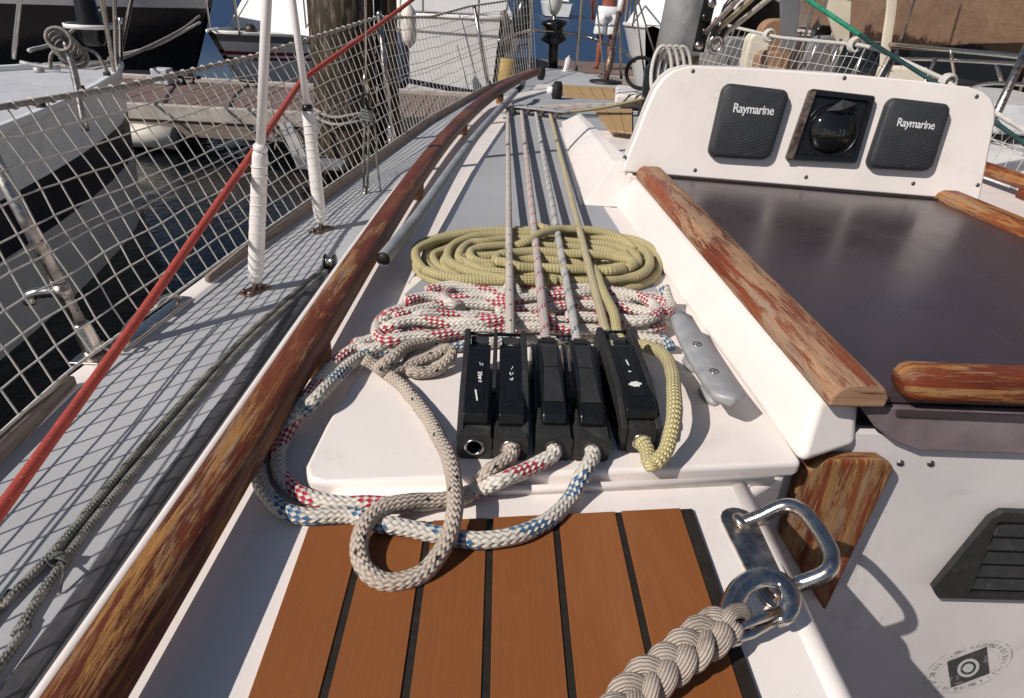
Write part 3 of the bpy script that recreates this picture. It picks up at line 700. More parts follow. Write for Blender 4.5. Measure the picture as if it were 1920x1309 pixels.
# ================================================================== turning-block organiser
p0, p1 = H(948, 204, .402), H(1054, 216, .402)
t = thing('deck_organiser', 'grey four-sheave deck organiser turning the halyards towards the mast', 'deck organiser', (p0+p1)*.5-V((0, 0, .018)))
dx_ = (p1-p0).normalized(); fy = V((0, 0, 1)).cross(dx_)
for zz, th in ((-.018, .004), (.012, .005)):
    m = MB(); w2 = .028; n_ = 8; poly = []
    for ctr, a0_ in ((p1, -90), (p0, 90)):
        for k in range(n_+1): a = math.radians(a0_+180*k/n_); poly.append(ctr+dx_*(w2*math.cos(a))+fy*(w2*math.sin(a))+V((0, 0, zz)))
    m.prism(poly, (0, 0, th)); obj('plate', m, 'cast_alu', t, bevel=.0015)
sheaves = []
for k in range(4):
    q = p0.lerp(p1, (k+.5)/4-.02+.01); sheaves.append(q)
    m = MB(); m.lathe(q+V((0, 0, -.013)), (0, 0, 1), [(.022, 0), (.022, .003), (.016, .008), (.016, .015), (.022, .021), (.022, .024)], 18); sh = obj('sheave', m, 'steel_worn', t, shade=True)
    m = MB(); m.lathe(q+V((0, 0, .0172)), (0, 0, 1), [(.006, 0), (.006, .003), (.003, .0045)], 10); obj('bolt', m, 'steel', t, shade=True)

# ================================================================== ropes
def ropemesh(name, pts, r, mat, parent, step=None, label=None, sides=12, closed=False):
    if r > .0074: r *= .92
    pth = smooth(pts, step or r*.7, closed); sd_ = random.random()*50; a_ = .0011 if r > .0075 else .0003
    pth = [p+V((noise.noise(p*38+V((sd_, 0, 0))), noise.noise(p*38+V((0, sd_, 0))), .5*noise.noise(p*38+V((0, 0, sd_)))))*a_ for p in pth]
    scl = [1+.07*noise.noise(p*55+V((sd_, sd_, 0))) for p in pth]
    m = MB(); m.tube(pth, r, sides, frac=True, closed=closed, scale=scl); return obj(name, m, mat, parent, shade=True, label=label)
def HP(lst): return [H(u, v, h) for u, v, h in lst]
S1, S2 = .42, .4365            # platform / shelf levels below the eye
# --- white halyard with black flecks
far = [p+V((-.016, -.012, 0)) for p in sheaves]
mastp = V((.60, 2.62, CZ-.36))
def halyard(k, near, mat, parent, r=.0062):
    a = near; pts = [a+V((0, -.04, -.02)), a+V((0, -.012, -.004)), a, a.lerp(far[k], .5)+V((0, 0, -.002)), far[k]]
    ropemesh('standing_line', pts, r, mat, parent, .03)
    q = sheaves[k]; pts = [far[k], q+V((-.010, .012, 0)), q+V((.004, .017, 0)), q.lerp(mastp, .5), mastp+V((0, 0, .012*k-.02))]
    ropemesh('lead_line', pts, r, mat, parent, .02)
t = thing('beige_rope', 'beige rope with black flecks making a big loose loop over the teak pad', 'rope', H(760, 1000, S2))
halyard(0, WA(.0181, .168, .046), 'halyard_black', t)
r = .0085
pts = [WA(.0181, .02, .016), WA(.0181, -.004, .0155), WA(.0175, -.014, .0135)]+HP([(915, 885, S1-.010), (893, 917, S2-.0095), (868, 932, S2-.009), (820, 938, S2-.012), (770, 940, S2-.018), (720, 952, S2-.022), (685, 985, S2-.022), (672, 1035, S2-.016), (688, 1075, S2-.011), (735, 1092, S2-.009), (790, 1076, S2-.010), (830, 1030, S2-.020), (850, 970, S2-.029), (853, 910, S2-.032), (838, 850, S1-.020), (800, 780, S1-.010), (755, 725, S1-.0085), (712, 690, S1-.012), (682, 672, S1-.022)])
ropemesh('tail', pts, r, 'rope_beige', t)
pts = HP([(870, 640, S1-.010), (815, 640, S1-.018), (765, 650, S1-.026), (735, 672, S1-.026), (712, 690, S1-.020), (745, 692, S1-.012), (800, 672, S1-.016), (840, 655, S1-.022), (846, 668, S1-.018), (815, 694, S1-.010), (775, 698, S1-.009), (765, 680, S1-.010), (800, 655, S1-.012), (850, 645, S1-.009)])
ropemesh('tail_loop', pts, r, 'rope_beige', t)
# --- red flecked rope
t = thing('red_flecked_rope', 'white rope with red flecks flaked in a heap behind the clutches', 'rope', H(1000, 600, S1))
halyard(1, WB(-.01925, .168, .044), 'halyard_red', t, .0068)
pts = [WB(-.01925, .02, .016), WB(-.01925, -.004, .0155), WB(-.022, -.012, .0135)]+HP([(985, 882, S1-.0095), (935, 903, S1-.0088), (885, 922, S2-.0088), (830, 938, S2-.0085), (760, 944, S2-.0085), (690, 945, S2-.0085), (610, 940, S2-.0085), (550, 918, S2-.0085), (522, 878, S2-.009), (528, 830, S2-.012), (560, 770, S1-.011), (600, 712, S1-.0095), (645, 668, S1-.010), (700, 636, S1-.014), (760, 628, S1-.010)])
ropemesh('tail', pts, .0086, 'rope_red', t)
def flake(name, lst, mat, parent, r=.0086):
    return ropemesh(name, [H(u, v, S1-h) for u, v, h in lst], r, mat, parent)
fl = [
 [(760, 628, .009), (720, 612, .012), (726, 592, .024), (790, 583, .018), (880, 588, .010), (980, 590, .009), (1080, 586, .009), (1180, 590, .010), (1225, 606, .010), (1210, 624, .009), (1140, 618, .009), (1050, 622, .010), (960, 624, .009), (880, 622, .009), (800, 624, .010), (772, 606, .024), (790, 590, .034), (840, 592, .028), (900, 596, .026)],
 [(900, 596, .026), (990, 604, .024), (1080, 602, .023), (1160, 606, .024), (1225, 596, .026), (1250, 578, .022), (1215, 566, .012), (1140, 560, .010), (1050, 556, .009), (960, 552, .009), (900, 546, .010), (850, 545, .012), (832, 556, .022), (845, 570, .030), (880, 572, .018)],
 [(880, 572, .010), (820, 566, .009), (750, 580, .009), (716, 598, .010), (706, 622, .018), (722, 638, .024), (770, 632, .026), (830, 628, .026), (900, 618, .025), (1000, 614, .026), (1090, 618, .025), (1160, 616, .024)],
 [(740, 596, .026), (800, 578, .026), (870, 570, .024), (940, 572, .024), (968, 560, .032), (965, 540, .034), (952, 540, .022), (960, 556, .010), (1040, 546, .020), (1110, 540, .024), (1180, 552, .022), (1235, 566, .022), (1258, 572, .026), (1240, 590, .028), (1180, 578, .026), (1090, 572, .024), (1000, 580, .023), (930, 584, .024)],
 [(715, 606, .012), (760, 596, .010), (840, 602, .010), (930, 612, .011), (1010, 606, .010), (1100, 610, .010), (1190, 612, .011), (1240, 592, .014), (1256, 572, .018), (1230, 556, .020), (1180, 562, .020), (1110, 566, .018), (1030, 564, .018), (950, 566, .018)],
 [(760, 566, .024), (800, 556, .022), (850, 560, .022), (905, 556, .024), (960, 562, .030), (1020, 556, .028), (1080, 552, .028), (1140, 548, .026), (1195, 556, .030), (1225, 572, .034), (1232, 590, .036), (1200, 602, .034), (1140, 596, .034), (1060, 594, .034)],
 [(800, 546, .012), (840, 536, .014), (900, 538, .012), (980, 540, .012), (1060, 544, .012), (1140, 556, .011), (1200, 574, .010), (1235, 588, .010), (1245, 606, .014), (1220, 618, .018), (1160, 612, .020)],
 [(705, 630, .010), (735, 610, .026), (780, 600, .030), (840, 606, .028), (910, 602, .036), (980, 596, .036), (1040, 600, .036)],
 [(690, 640, .010), (668, 645, .012), (690, 655, .014), (735, 640, .018), (752, 618, .012)],
]
for i, f in enumerate(fl): flake('flake', f, 'rope_red', t)
# --- blue flecked rope
t = thing('blue_flecked_rope', 'white rope with blue flecks curving left of the beige loop', 'rope', H(900, 1015, S2))
halyard(2, WB(.01925, .168, .044), 'halyard_blue', t)
pts = [WB(.01925, .02, .016), WB(.01925, -.004, .0155), WB(.0195, -.012, .0135)]+HP([(1092, 890, S1-.009), (1070, 935, S2-.010), (1025, 978, S2-.011), (960, 1006, S2-.0135), (885, 1013, S2-.0135), (800, 998, S2-.0135), (720, 982, S2-.0135), (645, 966, S2-.009), (570, 968, S2-.0085), (518, 948, S2-.0085), (488, 900, S2-.0085), (492, 848, S2-.0085), (530, 798, S2-.013), (585, 755, S1-.018), (625, 715, S1-.019), (660, 680, S1-.014), (700, 662, S1-.009), (760, 656, S1-.009), (840, 650, S1-.009)])
ropemesh('tail', pts, .0086, 'rope_blue', t)
flake('flake', [(840, 650, .009), (1000, 636, .009), (1150, 630, .010), (1210, 636, .014), (1248, 640, .016), (1256, 656, .010)], 'rope_blue', t)
flake('flake', [(770, 604, .012), (880, 606, .009), (960, 606, .009), (1060, 608, .009), (1170, 598, .009), (1240, 606, .012), (1258, 586, .020), (1252, 560, .028), (1244, 538, .040)], 'rope_blue', t)
# --- yellow rope
t = thing('yellow_rope', 'pale yellow braided rope coiled flat in an oval behind the clutches', 'rope', H(1005, 490, S1))
halyard(3, WC(-.006, .168, .048), 'halyard_yellow', t)
pts = [WC(0, .02, .016), WC(0, -.004, .0155), WC(.003, -.014, .0135)]+HP([(1220, 872, S1-.012), (1244, 852, S1-.020), (1257, 820, S1-.030), (1263, 788, S1-.041), (1264, 745, S1-.050), (1261, 700, S1-.048), (1245, 668, S1-.036), (1220, 652, S1-.022), (1190, 645, S1-.014)])
ropemesh('tail', pts, .0088, 'rope_yellow', t)
pts = [WC(.008, .150, .050), WC(.008, .172, .050)]+HP([(1150, 585, S1-.050), (1132, 550, S1-.046), (1118, 512, S1-.040), (1108, 500, S1-.028), (1090, 510, S1-.02)])
ropemesh('tail_end', pts, .0075, 'rope_yellow', t)
random.seed(21)
lay = 0
path = []
def oval(cu, cv, a, b, tilt, h, ph0, ph1, n_=16, sq=.80):
    o = []
    for k in range(n_+1):
        th = lerp(ph0, ph1, k/n_); c_, s_ = math.cos(th), math.sin(th)
        x = a*math.copysign(abs(c_)**sq, c_); y = b*math.copysign(abs(s_)**sq, s_)
        o.append((cu+x+random.uniform(-4, 4), cv+y+tilt*x+random.uniform(-2, 2), h+random.uniform(-.002, .002)))
    return o
spec = [(1006, 490, 229-19.5*k, 58-11.5*k, .02, .0085) for k in range(4)]
spec += [(1030, 484, 190-20*k, 44-11*k, .04, .024+.001*k) for k in range(3)]+[(985, 492, 150-24*k, 20-7*k, .0, .010+.012*k) for k in range(2)]+[(1060, 490, 128, 15, .05, .038), (975, 480, 196, 46, -.02, .022)]
for i, (cu, cv, a_, b_, tl, h) in enumerate(spec):
    ph = random.uniform(0, 6.28)
    flake('coil_turn', oval(cu, cv, a_, b_, tl, h, ph, ph+2*PI*.995, 18), 'rope_yellow', t, .0084)
flake('coil_turn', [(860, 520, .012), (835, 505, .014), (850, 492, .014), (900, 494, .012), (960, 500, .013), (1030, 505, .014), (1100, 512, .013), (1180, 520, .012), (1215, 505, .014)], 'rope_yellow', t, .0084)
flake('coil_turn', [(878, 496, .026), (930, 494, .026), (985, 486, .026), (1040, 490, .026), (1090, 496, .024)], 'rope_yellow', t, .0084)
flake('coil_turn', [(950, 470, .026), (990, 452, .040), (1020, 436, .044), (1060, 430, .040), (1120, 434, .036), (1165, 448, .030), (1190, 470, .022)], 'rope_yellow', t, .0084)
flake('coil_turn', [(1012, 424, .034), (1022, 428, .036), (1040, 432, .03), (1060, 450, .022)], 'rope_yellow', t, .0078)

# ================================================================== instrument pod
P1, P2 = V((.289, 1.43, CZ-.345)), V((1.034, 1.33, CZ-.345))
pd = (P2-P1).normalized(); pu = V((0, math.sin(math.radians(12)), math.cos(math.radians(12)))); pn = pd.cross(pu).normalized(); pu = pn.cross(pd)*-1
if pu.z < 0: pu = -pu
def PP(u, v, off=0.0): return PL(u, v, P1, pn)+pn*off
t = thing('instrument_pod', 'white moulded instrument pod with rounded top at head of the hatch', 'instrument pod', (P1+P2)*.5)
ol = [(1166, 322), (1172, 300), (1186, 268), (1208, 210), (1226, 168), (1242, 146), (1262, 131), (1292, 123), (1400, 126), (1580, 137), (1720, 150), (1820, 163), (1846, 171), (1862, 184), (1869, 204), (1868, 230), (1838, 378)]
face = [PP(u, v) for u, v in ol]
ctr = sum(face, V())/len(face)
m = MB(); back = [p+V((.0, .10, -.004))+(ctr-p)*V((.05, 0, .06)).x for p in face]
r1 = [p+(ctr-p).normalized()*.004 for p in face]; r2 = [p-pn*.006 for p in face]
loft(m, [r1, r2, [p-pn*.02 for p in face], back]); obj('shell', m, 'gelcoat', t, bevel=.003, seg=3)
a, b = PP(1178, 327, .012), PP(1845, 384, .012)
m = MB(); m.prism([a, b, b+V((0, .05, 0)), a+V((0, .05, 0))][::1], (0, 0, -.030)); obj('base_ledge', m, 'gelcoat', t, bevel=.005, seg=3)
m = MB(); m.tube([a+V((.008, -.0005, .003)), b+V((-.008, -.0005, .003))], .0024, 6); obj('seam', m, 'caulk', t)
for u, v in ((1299, 133), (1583, 146), (1831, 181), (1171, 294), (1303, 319), (1511, 332), (1712, 344), (1833, 347)):
    m = MB(); m.lathe(PP(u, v, .0), pn, [(.0042, 0), (.0042, .001), (.0026, .0018)], 12); obj('screw', m, 'bronze_screw', t, shade=True)
def unit(c):
    TL, TR, BR, BL = c
    return lambda x, y, z=0.0: (TL*(1-x)*y+TR*x*y+BR*x*(1-y)+BL*(1-x)*(1-y))+pn*z
FONT = bpy.data.fonts.load('<builtin>') if False else None
def textmesh(name, body, p0, p1, nrm, mat, parent, off=.0006, bold=.014):
    cu = bpy.data.curves.new('txt', 'FONT'); cu.body = body; cu.size = 1; cu.offset = bold; cu.resolution_u = 3; cu.space_character = .92
    o = bpy.data.objects.new('txt', cu); COL.objects.link(o); dg = bpy.context.evaluated_depsgraph_get(); me = bpy.data.meshes.new_from_object(o.evaluated_get(dg))
    bpy.data.objects.remove(o)
    w_ = max(v.co.x for v in me.vertices); x0 = min(v.co.x for v in me.vertices); k = (p1-p0).length/(w_-x0); e = (p1-p0).normalized(); g = nrm.cross(e)
    m = MB(); m.v = [p0+e*((v.co.x-x0)*k)+g*(v.co.y*k*1.18)+nrm*off for v in me.vertices]
    for p in me.polygons: m.face(p.vertices)
    bpy.data.meshes.remove(me); return obj(name, m, mat, parent)
def cover(label, c, tx):
    Q = unit([PP(*q) for q in c]); t = thing('instrument_cover', label, 'instrument cover', Q(.5, 0), 'instrument covers on the pod')
    pr = [(x+.5, y+.5) for x, y in rrect(1, 1, .13, 5)]
    rings = []
    for z, s_ in ((0, .97), (.003, 1.0), (.014, .985), (.019, .95), (.0215, .90)):
        rings.append([Q(.5+(x-.5)*s_, .5+(y-.5)*s_, z) for x, y in pr])
    m = MB(); loft(m, rings); sh = obj('shell', m, 'cover_plastic', t, shade=True)
    m = MB(); d = sh.modifiers.new('split', 'EDGE_SPLIT'); d.split_angle = math.radians(50)
    for k in range(13):
        y0, y1 = .47-.035*k, .93-.062*k
        pts = []
        for i in range(15):
            s_ = i/14; x = lerp(.05, .95, s_); e = s_**2.1
            y = lerp(y0, y1, e)-.03*math.sin(s_*PI)
            if y > .06: pts.append(Q(x, y, .0212))
        if len(pts) > 3: m.tube(pts, .0011, 5)
    obj('ridges', m, 'cover_plastic', t, shade=True, kind='stuff')
    textmesh('lettering', 'Raymarine', PL(*tx[0], P1+pn*.0215, pn), PL(*tx[1], P1+pn*.0215, pn), pn, 'letter_white', t)
cover('dark grey ribbed instrument cover with white lettering left of the compass', [(1354, 155), (1480, 170), (1440, 301), (1323, 294)], ((1374, 210), (1450, 216)))
cover('dark grey ribbed instrument cover with white lettering right of the compass', [(1661, 182), (1779, 196), (1740, 322), (1617, 315)], ((1681, 236), (1751, 243)))
Q = unit([PP(*q) for q in ((1516, 167), (1638, 181), (1602, 307), (1470, 300))])
t = thing('compass', 'black square bulkhead compass with glossy dome between two covers', 'compass', Q(.5, 0))
m = MB(); pr = [(x+.5, y+.5) for x, y in rrect(1, 1, .05, 3)]
loft(m, [[Q(*p, 0) for p in pr], [Q(*p, .012) for p in pr], [Q(.5+(x-.5)*.97, .5+(y-.5)*.97, .015) for x, y in pr], [Q(.5+(x-.5)*.84, .5+(y-.5)*.84, .015) for x, y in pr], [Q(.5+(x-.5)*.80, .5+(y-.5)*.80, .008) for x, y in pr]])
obj('case', m, 'black_plastic', t)
m = MB(); m.prism([Q(-.01, .02, .0155), Q(.09, .02, .0155), Q(.09, .97, .0155), Q(-.01, .97, .0155)], pn*.002); obj('side_strip', m, 'rusty_steel', t)
rad = (Q(1, .5)-Q(0, .5)).length*.34; cc = Q(.52, .46, .006)
m = MB(); m.lathe(cc, pn, [(rad*math.cos(a), rad*.5*math.sin(a)) for a in [k*PI/2/10 for k in range(10)]]+[(.0005, rad*.5)], 32); obj('dome', m, 'compass_glass', t, shade=True)
m = MB(); m.sweep([cc+((Q(1, .5)-Q(0, .5)).normalized()*math.cos(2*PI*k/36)+pu*math.sin(2*PI*k/36))*rad*1.14+pn*.002 for k in range(36)], circ(.0025, 6), closed=True); obj('bezel', m, 'black_plastic', t, shade=True)
m = MB(); h0 = [Q(.32, .72, .016), Q(.52, .90, .016), Q(.74, .86, .016), Q(.62, .68, .016)]; tip = Q(.50, .74, .036); k = m.add(h0+[tip])
for i in range(4): m.face((k+i, k+(i+1) % 4, k+4))
m.face((k+3, k+2, k+1, k)); obj('hood', m, 'cover_plastic', t)
for i, (tx, x) in enumerate((('24', .28), ('030', .43), ('33', .60))):
    ang = (x-.52)*1.4; base = cc+pn*(rad*.49*math.cos(ang)+.0006)-pu*(rad*.22); e = (Q(1, .5)-Q(0, .5)).normalized()
    textmesh('card_figure', tx, base+e*((x-.54)*rad*2.0), base+e*((x-.54)*rad*2.0+rad*.28), pn, 'figure_grey', t, .0012, .0)

# ================================================================== grey pole beside the handrail
pts = [H(u, v, .384) for u, v in ((718, 486), (780, 411), (889, 260), (967, 172), (982, 160))]
t = thing('grey_pole', 'dull grey tube lying on cabin top inside the handrail', 'pole', pts[0]-V((0, 0, .012)))
m = MB(); m.tube(pts[:1]+smooth(pts[1:4], .08), .0115, 16, caps=False); obj('tube', m, 'pvc_grey', t, shade=True)
m = MB(); m.tube([pts[0]+(pts[1]-pts[0]).normalized()*.001, pts[0]+(pts[1]-pts[0]).normalized()*.05], .0095, 16); obj('end_plug', m, 'caulk', t, shade=True)
m = MB(); m.tube([pts[3], pts[3].lerp(pts[4], .8), pts[4]+V((0, .1, 0))], .012, 12); obj('end_cap', m, 'black_plastic', t, shade=True)

# ================================================================== side deck gear
def dk(u, v, h=0.0): return H(u, v, .70-h)
t = thing('genoa_track', 'dark flat genoa track running along the side deck', 'track', dk(300, 950))
a, b = dk(-2, 1340), dk(598, 522)
m = MB(); m.sweep([a+(a-b)*.2+V((0, 0, .004)), a.lerp(b, .5)+V((0, 0, .004)), b+V((0, 0, .004))], [(-.014, -.004), (.014, -.004), (.014, .002), (.008, .005), (-.008, .005), (-.014, .002)], up=(0, 0, 1)); obj('track', m, 'track_black', t)
t = thing('sheet_block', 'small black sheet block on side deck by the handrail', 'block', dk(620, 505))
q = dk(620, 505)
for s_ in (-1, 1):
    m = MB(); m.lathe(q+V((s_*.011, 0, .022)), (s_, 0, 0), [(.022, 0), (.022, .003), (.014, .006)], 16); obj('cheek', m, 'black_plastic', t, shade=True)
m = MB(); m.lathe(q+V((-.009, 0, .022)), (1, 0, 0), [(.019, 0), (.013, .006), (.013, .012), (.019, .018)], 16); obj('sheave', m, 'steel', t, shade=True)
m = MB(); m.box(q+V((0, 0, .003)), (.03, .05, .006)); obj('base', m, 'dark_metal', t, bevel=.002)
def deckrope(name, label, px, r, mat, cat='rope', hh=None):
    q = [dk(u, v, r if hh is None else hh) for u, v in px]; q = [q[0]+V((0, -1.1, 0))]+q; m = MB(); m.tube(smooth(q, .02), r, 10, frac=True); return tag(obj(name, m, mat, shade=True), label, cat)
deckrope('grey_sheet', 'upper weathered grey rope lying along the side deck, farther from the handrail', [(-90, 1250), (0, 1140), (107, 1028), (260, 846), (386, 706), (480, 612), (560, 542), (603, 506)], .0062, 'grey_sheet')
deckrope('grey_sheet', 'lower weathered grey rope lying beside the dark track on side deck', [(-60, 1330), (30, 1190), (112, 1062), (200, 945), (340, 780), (460, 645), (570, 545), (612, 508)], .0060, 'grey_sheet')
deckrope('thin_line', 'thin dark line between the dark track and the handrail', [(30, 1400), (98, 1309), (210, 1130), (330, 945), (470, 735), (560, 605), (622, 520)], .0042, 'grey_sheet')
p = dk(112, 1050, .012); m = MB()
for k in range(3): m.sweep([p+V((.012*math.cos(2*PI*i/14), .004*(k-1), .009*math.sin(2*PI*i/14))) for i in range(14)], circ(.0022, 6), closed=True)
m.tube([p, p+V((.02, -.02, .006)), p+V((.024, -.045, -.008))], .002, 6)
tag(obj('lashing', m, 'dark_line', shade=True, kind='stuff'), 'small dark twine lashing tying two grey ropes together', 'lashing')

# toe rail pieces
def toe(label, y0, y1):
    ys = [y0+(y1-y0)*k/14 for k in range(15)]
    m = MB(); m.sweep([V((xp(y)+.006, y, ZD+.014)) for y in ys], rrect(.026, .034, .007), up=(0, 0, 1), scale=[.55]+[1]*13+[.55])
    tag(obj('toe_rail', m, 'toe_wood', shade=True), label, 'toe rail', 'weathered wooden toe rails')
toe('weathered wooden toe rail along deck edge nearest the camera, below the stanchion', -.9, 1.02)
toe('long weathered wooden toe rail along deck edge beyond the fairlead', 1.50, 6.6)
# fairlead in the gap of the toe rail
q = V((xp(1.28), 1.28, ZD)); t = thing('fairlead', 'shiny steel fairlead in the gap of the wooden toe rail', 'fairlead', q)
dirv = (V((xp(1.45), 1.45, 0))-V((xp(1.12), 1.12, 0))).normalized()
m = MB(); m.sweep([q-dirv*.13+V((0, 0, .004)), q+dirv*.13+V((0, 0, .004))], rrect(.035, .008, .003), up=(0, 0, 1)); obj('base', m, 'steel', t, bevel=.001)
for s_ in (-1, 1):
    m = MB(); m.tube(smooth([q+dirv*(s_*.11)+V((0, 0, .008)), q+dirv*(s_*.085)+V((-.002, 0, .028)), q+dirv*(s_*.04)+V((-.003, 0, .038)), q+dirv*(s_*.016)+V((0, 0, .036))], .01), .0075, 10); obj('horn', m, 'steel', t, shade=True)

# stanchions
def stanchion(label, base, top, r, bracket=False):
    t = thing('stanchion', label, 'stanchion', base, 'lifeline stanchions on the left deck edge')
    ax = (top-base).normalized()
    m = MB(); m.tube([base+ax*.015, top], r, 14); obj('tube', m, 'steel_worn', t, shade=True)
    m = MB(); m.lathe(base+V((0, 0, .006)), ax, [(r*1.9, 0), (r*1.55, .012), (r*1.35, .06), (r*1.2, .066)], 16); obj('socket', m, 'steel', t, shade=True)
    m = MB(); m.prism([base+V((a, b, .001)) for a, b in ((-.028, -.045), (.03, -.045), (.036, .04), (-.022, .045))], (0, 0, .006)); obj('base_plate', m, 'steel_worn', t, bevel=.002)
    m = MB(); m.lathe(top, ax, [(r, 0), (r*1.15, .003), (r*.9, .014), (.001, .02)], 14); obj('cap', m, 'steel', t, shade=True)
    if bracket:
        q = base+ax*.14
        m = MB(); m.lathe(q-ax*.015, ax, [(r*1.25, 0), (r*1.25, .03)], 14); obj('clamp', m, 'steel_worn', t, shade=True)
        m = MB(); m.tube(smooth([q, q+V((-.03, -.006, .0)), q+V((-.055, -.012, -.004)), q+V((-.062, -.014, -.022))], .01), .011, 10); obj('bracket', m, 'steel', t, shade=True)
        m = MB(); c2 = base+V((.034, .012, .018)); m.sweep(smooth([c2+V((.03*math.cos(2*PI*k/10), .014*math.sin(2*PI*k/10), .008*math.sin(4*PI*k/10+1))) for k in range(10)], .006, True), circ(.0035, 6), closed=True); obj('shackle', m, 'steel', t, shade=True)
stanchion('steel stanchion with clamp bracket nearest the camera, left deck edge', V((-.800, 1.137, ZD)), V((-.905, 1.16, 1.625)), .0125, True)
stanchion('slim steel stanchion farther forward, behind the hanging tackle', V((-.518, 3.244, ZD)), V((-.565, 3.31, 1.695)), .0125)

# safety net hung from the lifeline
TOPT = [(-.6, -.86, 1.60), (.6, -.88, 1.607), (1.2, -.90, 1.61), (1.65, -.885, 1.592), (2.36, -.82, 1.597), (3.35, -.585, 1.683), (4.2, -.42, 1.66), (5.1, -.24, 1.70), (6.0, .05, 1.735), (6.6, .30, 1.76)]
def ntop(y): return V((interp([(a, b) for a, b, c in TOPT], y), y, interp([(a, c) for a, b, c in TOPT], y)))
def nbot(y): return V((xp(y)+.002, y, ZD+.034))
t = thing('safety_net', 'white square-mesh safety net along left lifeline', 'net', nbot(2.0))
m = MB(); random.seed(5); cell = .053; ys_ = []; y = -.5
while y < 6.5: ys_.append(y); y += cell*(1 if y < 3.6 else 1.25)
rows = 9
def npt(i, j):
    y = ys_[i]; f = j/rows
    off = .014*noise.noise(V((i*.33, j*.41, 1))); p = nbot(y).lerp(ntop(y), f)
    bulge = math.sin(f*PI)*.018*noise.noise(V((y*1.1, 3, 7)))
    return p+V((bulge, off+.010*math.sin(f*PI)*noise.noise(V((i*.12, 9, j*.2))), .008*noise.noise(V((i*.37, j*.3, 5)))))
G = [[npt(i, j) for j in range(rows+1)] for i in range(len(ys_))]
for i in range(len(ys_)):
    m.tube([G[i][j] for j in range(rows+1)], .0018, 5, caps=False)
for j in range(1, rows):
    m.tube([G[i][j] for i in range(len(ys_))], .0018, 5, caps=False)
obj('mesh_strands', m, 'net_white', t, shade=True, kind='stuff')
m = MB()
for i in range(len(ys_)):
    for j in range(1, rows):
        if ys_[i] < 3: m.lathe(G[i][j]-V((0, 0, .0028)), (0, 0, 1), [(.001, 0), (.0026, .0028), (.001, .0056)], 5)
obj('knots', m, 'net_white', t, kind='stuff')
m = MB(); m.tube([ntop(y) for y in ys_], .0058, 8, frac=True); obj('top_rope', m, 'net_rope', t, shade=True)
m = MB()
for i in range(len(ys_)):                     # lacing turns round the top rope
    c_ = ntop(ys_[i]+cell*.25)
    m.sweep([c_+V((.0075*math.cos(2*PI*k/8), .010*(k/8-.5), .0075*math.sin(2*PI*k/8))) for k in range(8)], circ(.0022, 5), closed=True)
obj('lacing', m, 'net_white', t, shade=True, kind='stuff')
m = MB(); m.tube([nbot(y)+V((.004, 0, .0)) for y in ys_], .0032, 6); obj('bottom_cord', m, 'net_white', t, shade=True)
m = MB(); m.tube([ntop(y).lerp(nbot(y), .52)+V((-.004, 0, 0)) for y in ys_], .0022, 6); tag(obj('lower_lifeline', m, 'steel', shade=True), 'thin steel lifeline wire running behind the net at mid height', 'lifeline')

# red sheet led outside the shrouds
pts = [Y(-160, 1130, .42), Y(0, 958, .55), Y(250, 610, .95), Y(487, 268, 1.60), Y(566, 150, 2.12), Y(770, 2, 3.1), Y(960, -150, 4.4)]
pts[0] = pts[1]+(pts[1]-pts[2]).normalized()*.5
m = MB(); m.tube(smooth([pts[0]+(pts[0]-pts[1])*1.2, pts[0], pts[1], pts[2], pts[3]], .03)+smooth(pts[3:5], .03)[1:]+smooth(pts[4:], .05)[1:], .0082, 12, frac=True)
tag(obj('red_sheet', m, 'red_sheet', shade=True), 'red braided sheet stretched diagonally behind the two white shrouds', 'rope')

# shrouds with white covers
def shroud(label, base, px_mid, px_top, y_mid, y_top, r0, r1, r2):
    B_ = base; Mp = Y(*px_mid, y_mid); Tp = Y(*px_top, y_top); T2 = Tp+(Tp-Mp)*4
    t = thing('shroud', label, 'shroud', B_, 'white covered shrouds')
    m = MB(); w2 = .026
    R = Matrix.Rotation(-.45, 3, 'Z')
    m.prism([B_+R@V((a, b, 0)) for a, b in ((-.02, -.038), (.02, -.038), (.024, .034), (-.016, .036))], (0, 0, .005)); cp = obj('chain_plate', m, 'rusty_steel', t, bevel=.0015)
    for a, b in ((-.009, -.025), (.011, -.026), (.012, .022)):
        m = MB(); m.lathe(B_+R@V((a, b, .005)), (0, 0, 1), [(.0085, 0), (.0085, .003), (.005, .006)], 10); obj('bolt', m, 'rusty_steel', cp, shade=True)
    ax = (Mp-B_).normalized()
    m = MB(); m.tube([B_+V((0, 0, .004)), B_+ax*.05], .007, 10); obj('toggle', m, 'steel_worn', t, shade=True)
    pth = [B_+ax*.022, B_+ax*.03, B_+ax*.06, B_+(Mp-B_)*.35, B_+(Mp-B_)*.7, Mp-ax*.012, Mp-ax*.004, Mp]
    m = MB(); m.tube(pth, r0, 18, scale=[.55, .85, 1, 1.03, .98, .94, .86, .6]); cv = obj('cover_sleeve', m, 'white_tape', t, shade=True)
    m = MB(); n_ = int((Mp-B_).length/.026*14); hl = []
    a = ax.orthogonal().normalized(); b = ax.cross(a); ln = (Mp-B_).length
    for k in range(n_):
        s_ = lerp(.03, ln-.02, k/n_); hl.append(B_+ax*s_+(a*math.cos(2*PI*k/14)+b*math.sin(2*PI*k/14))*r0*1.005)
    m.tube(hl, .0011, 4); obj('tape_turns', m, 'white_tape', cv, shade=True)
    m = MB(); m.lathe(Mp-ax*.004, ax, [(r1*.8, 0), (r1*1.5, .004), (r1*1.55, .014), (r1*1.1, .02)], 16); obj('collar', m, 'black_plastic' if 'second' in label else 'white_tube', t, shade=True)
    m = MB(); m.tube([Mp+ax*.008, Tp, T2], r1, 14); obj('tube', m, 'white_tube', t, shade=True)
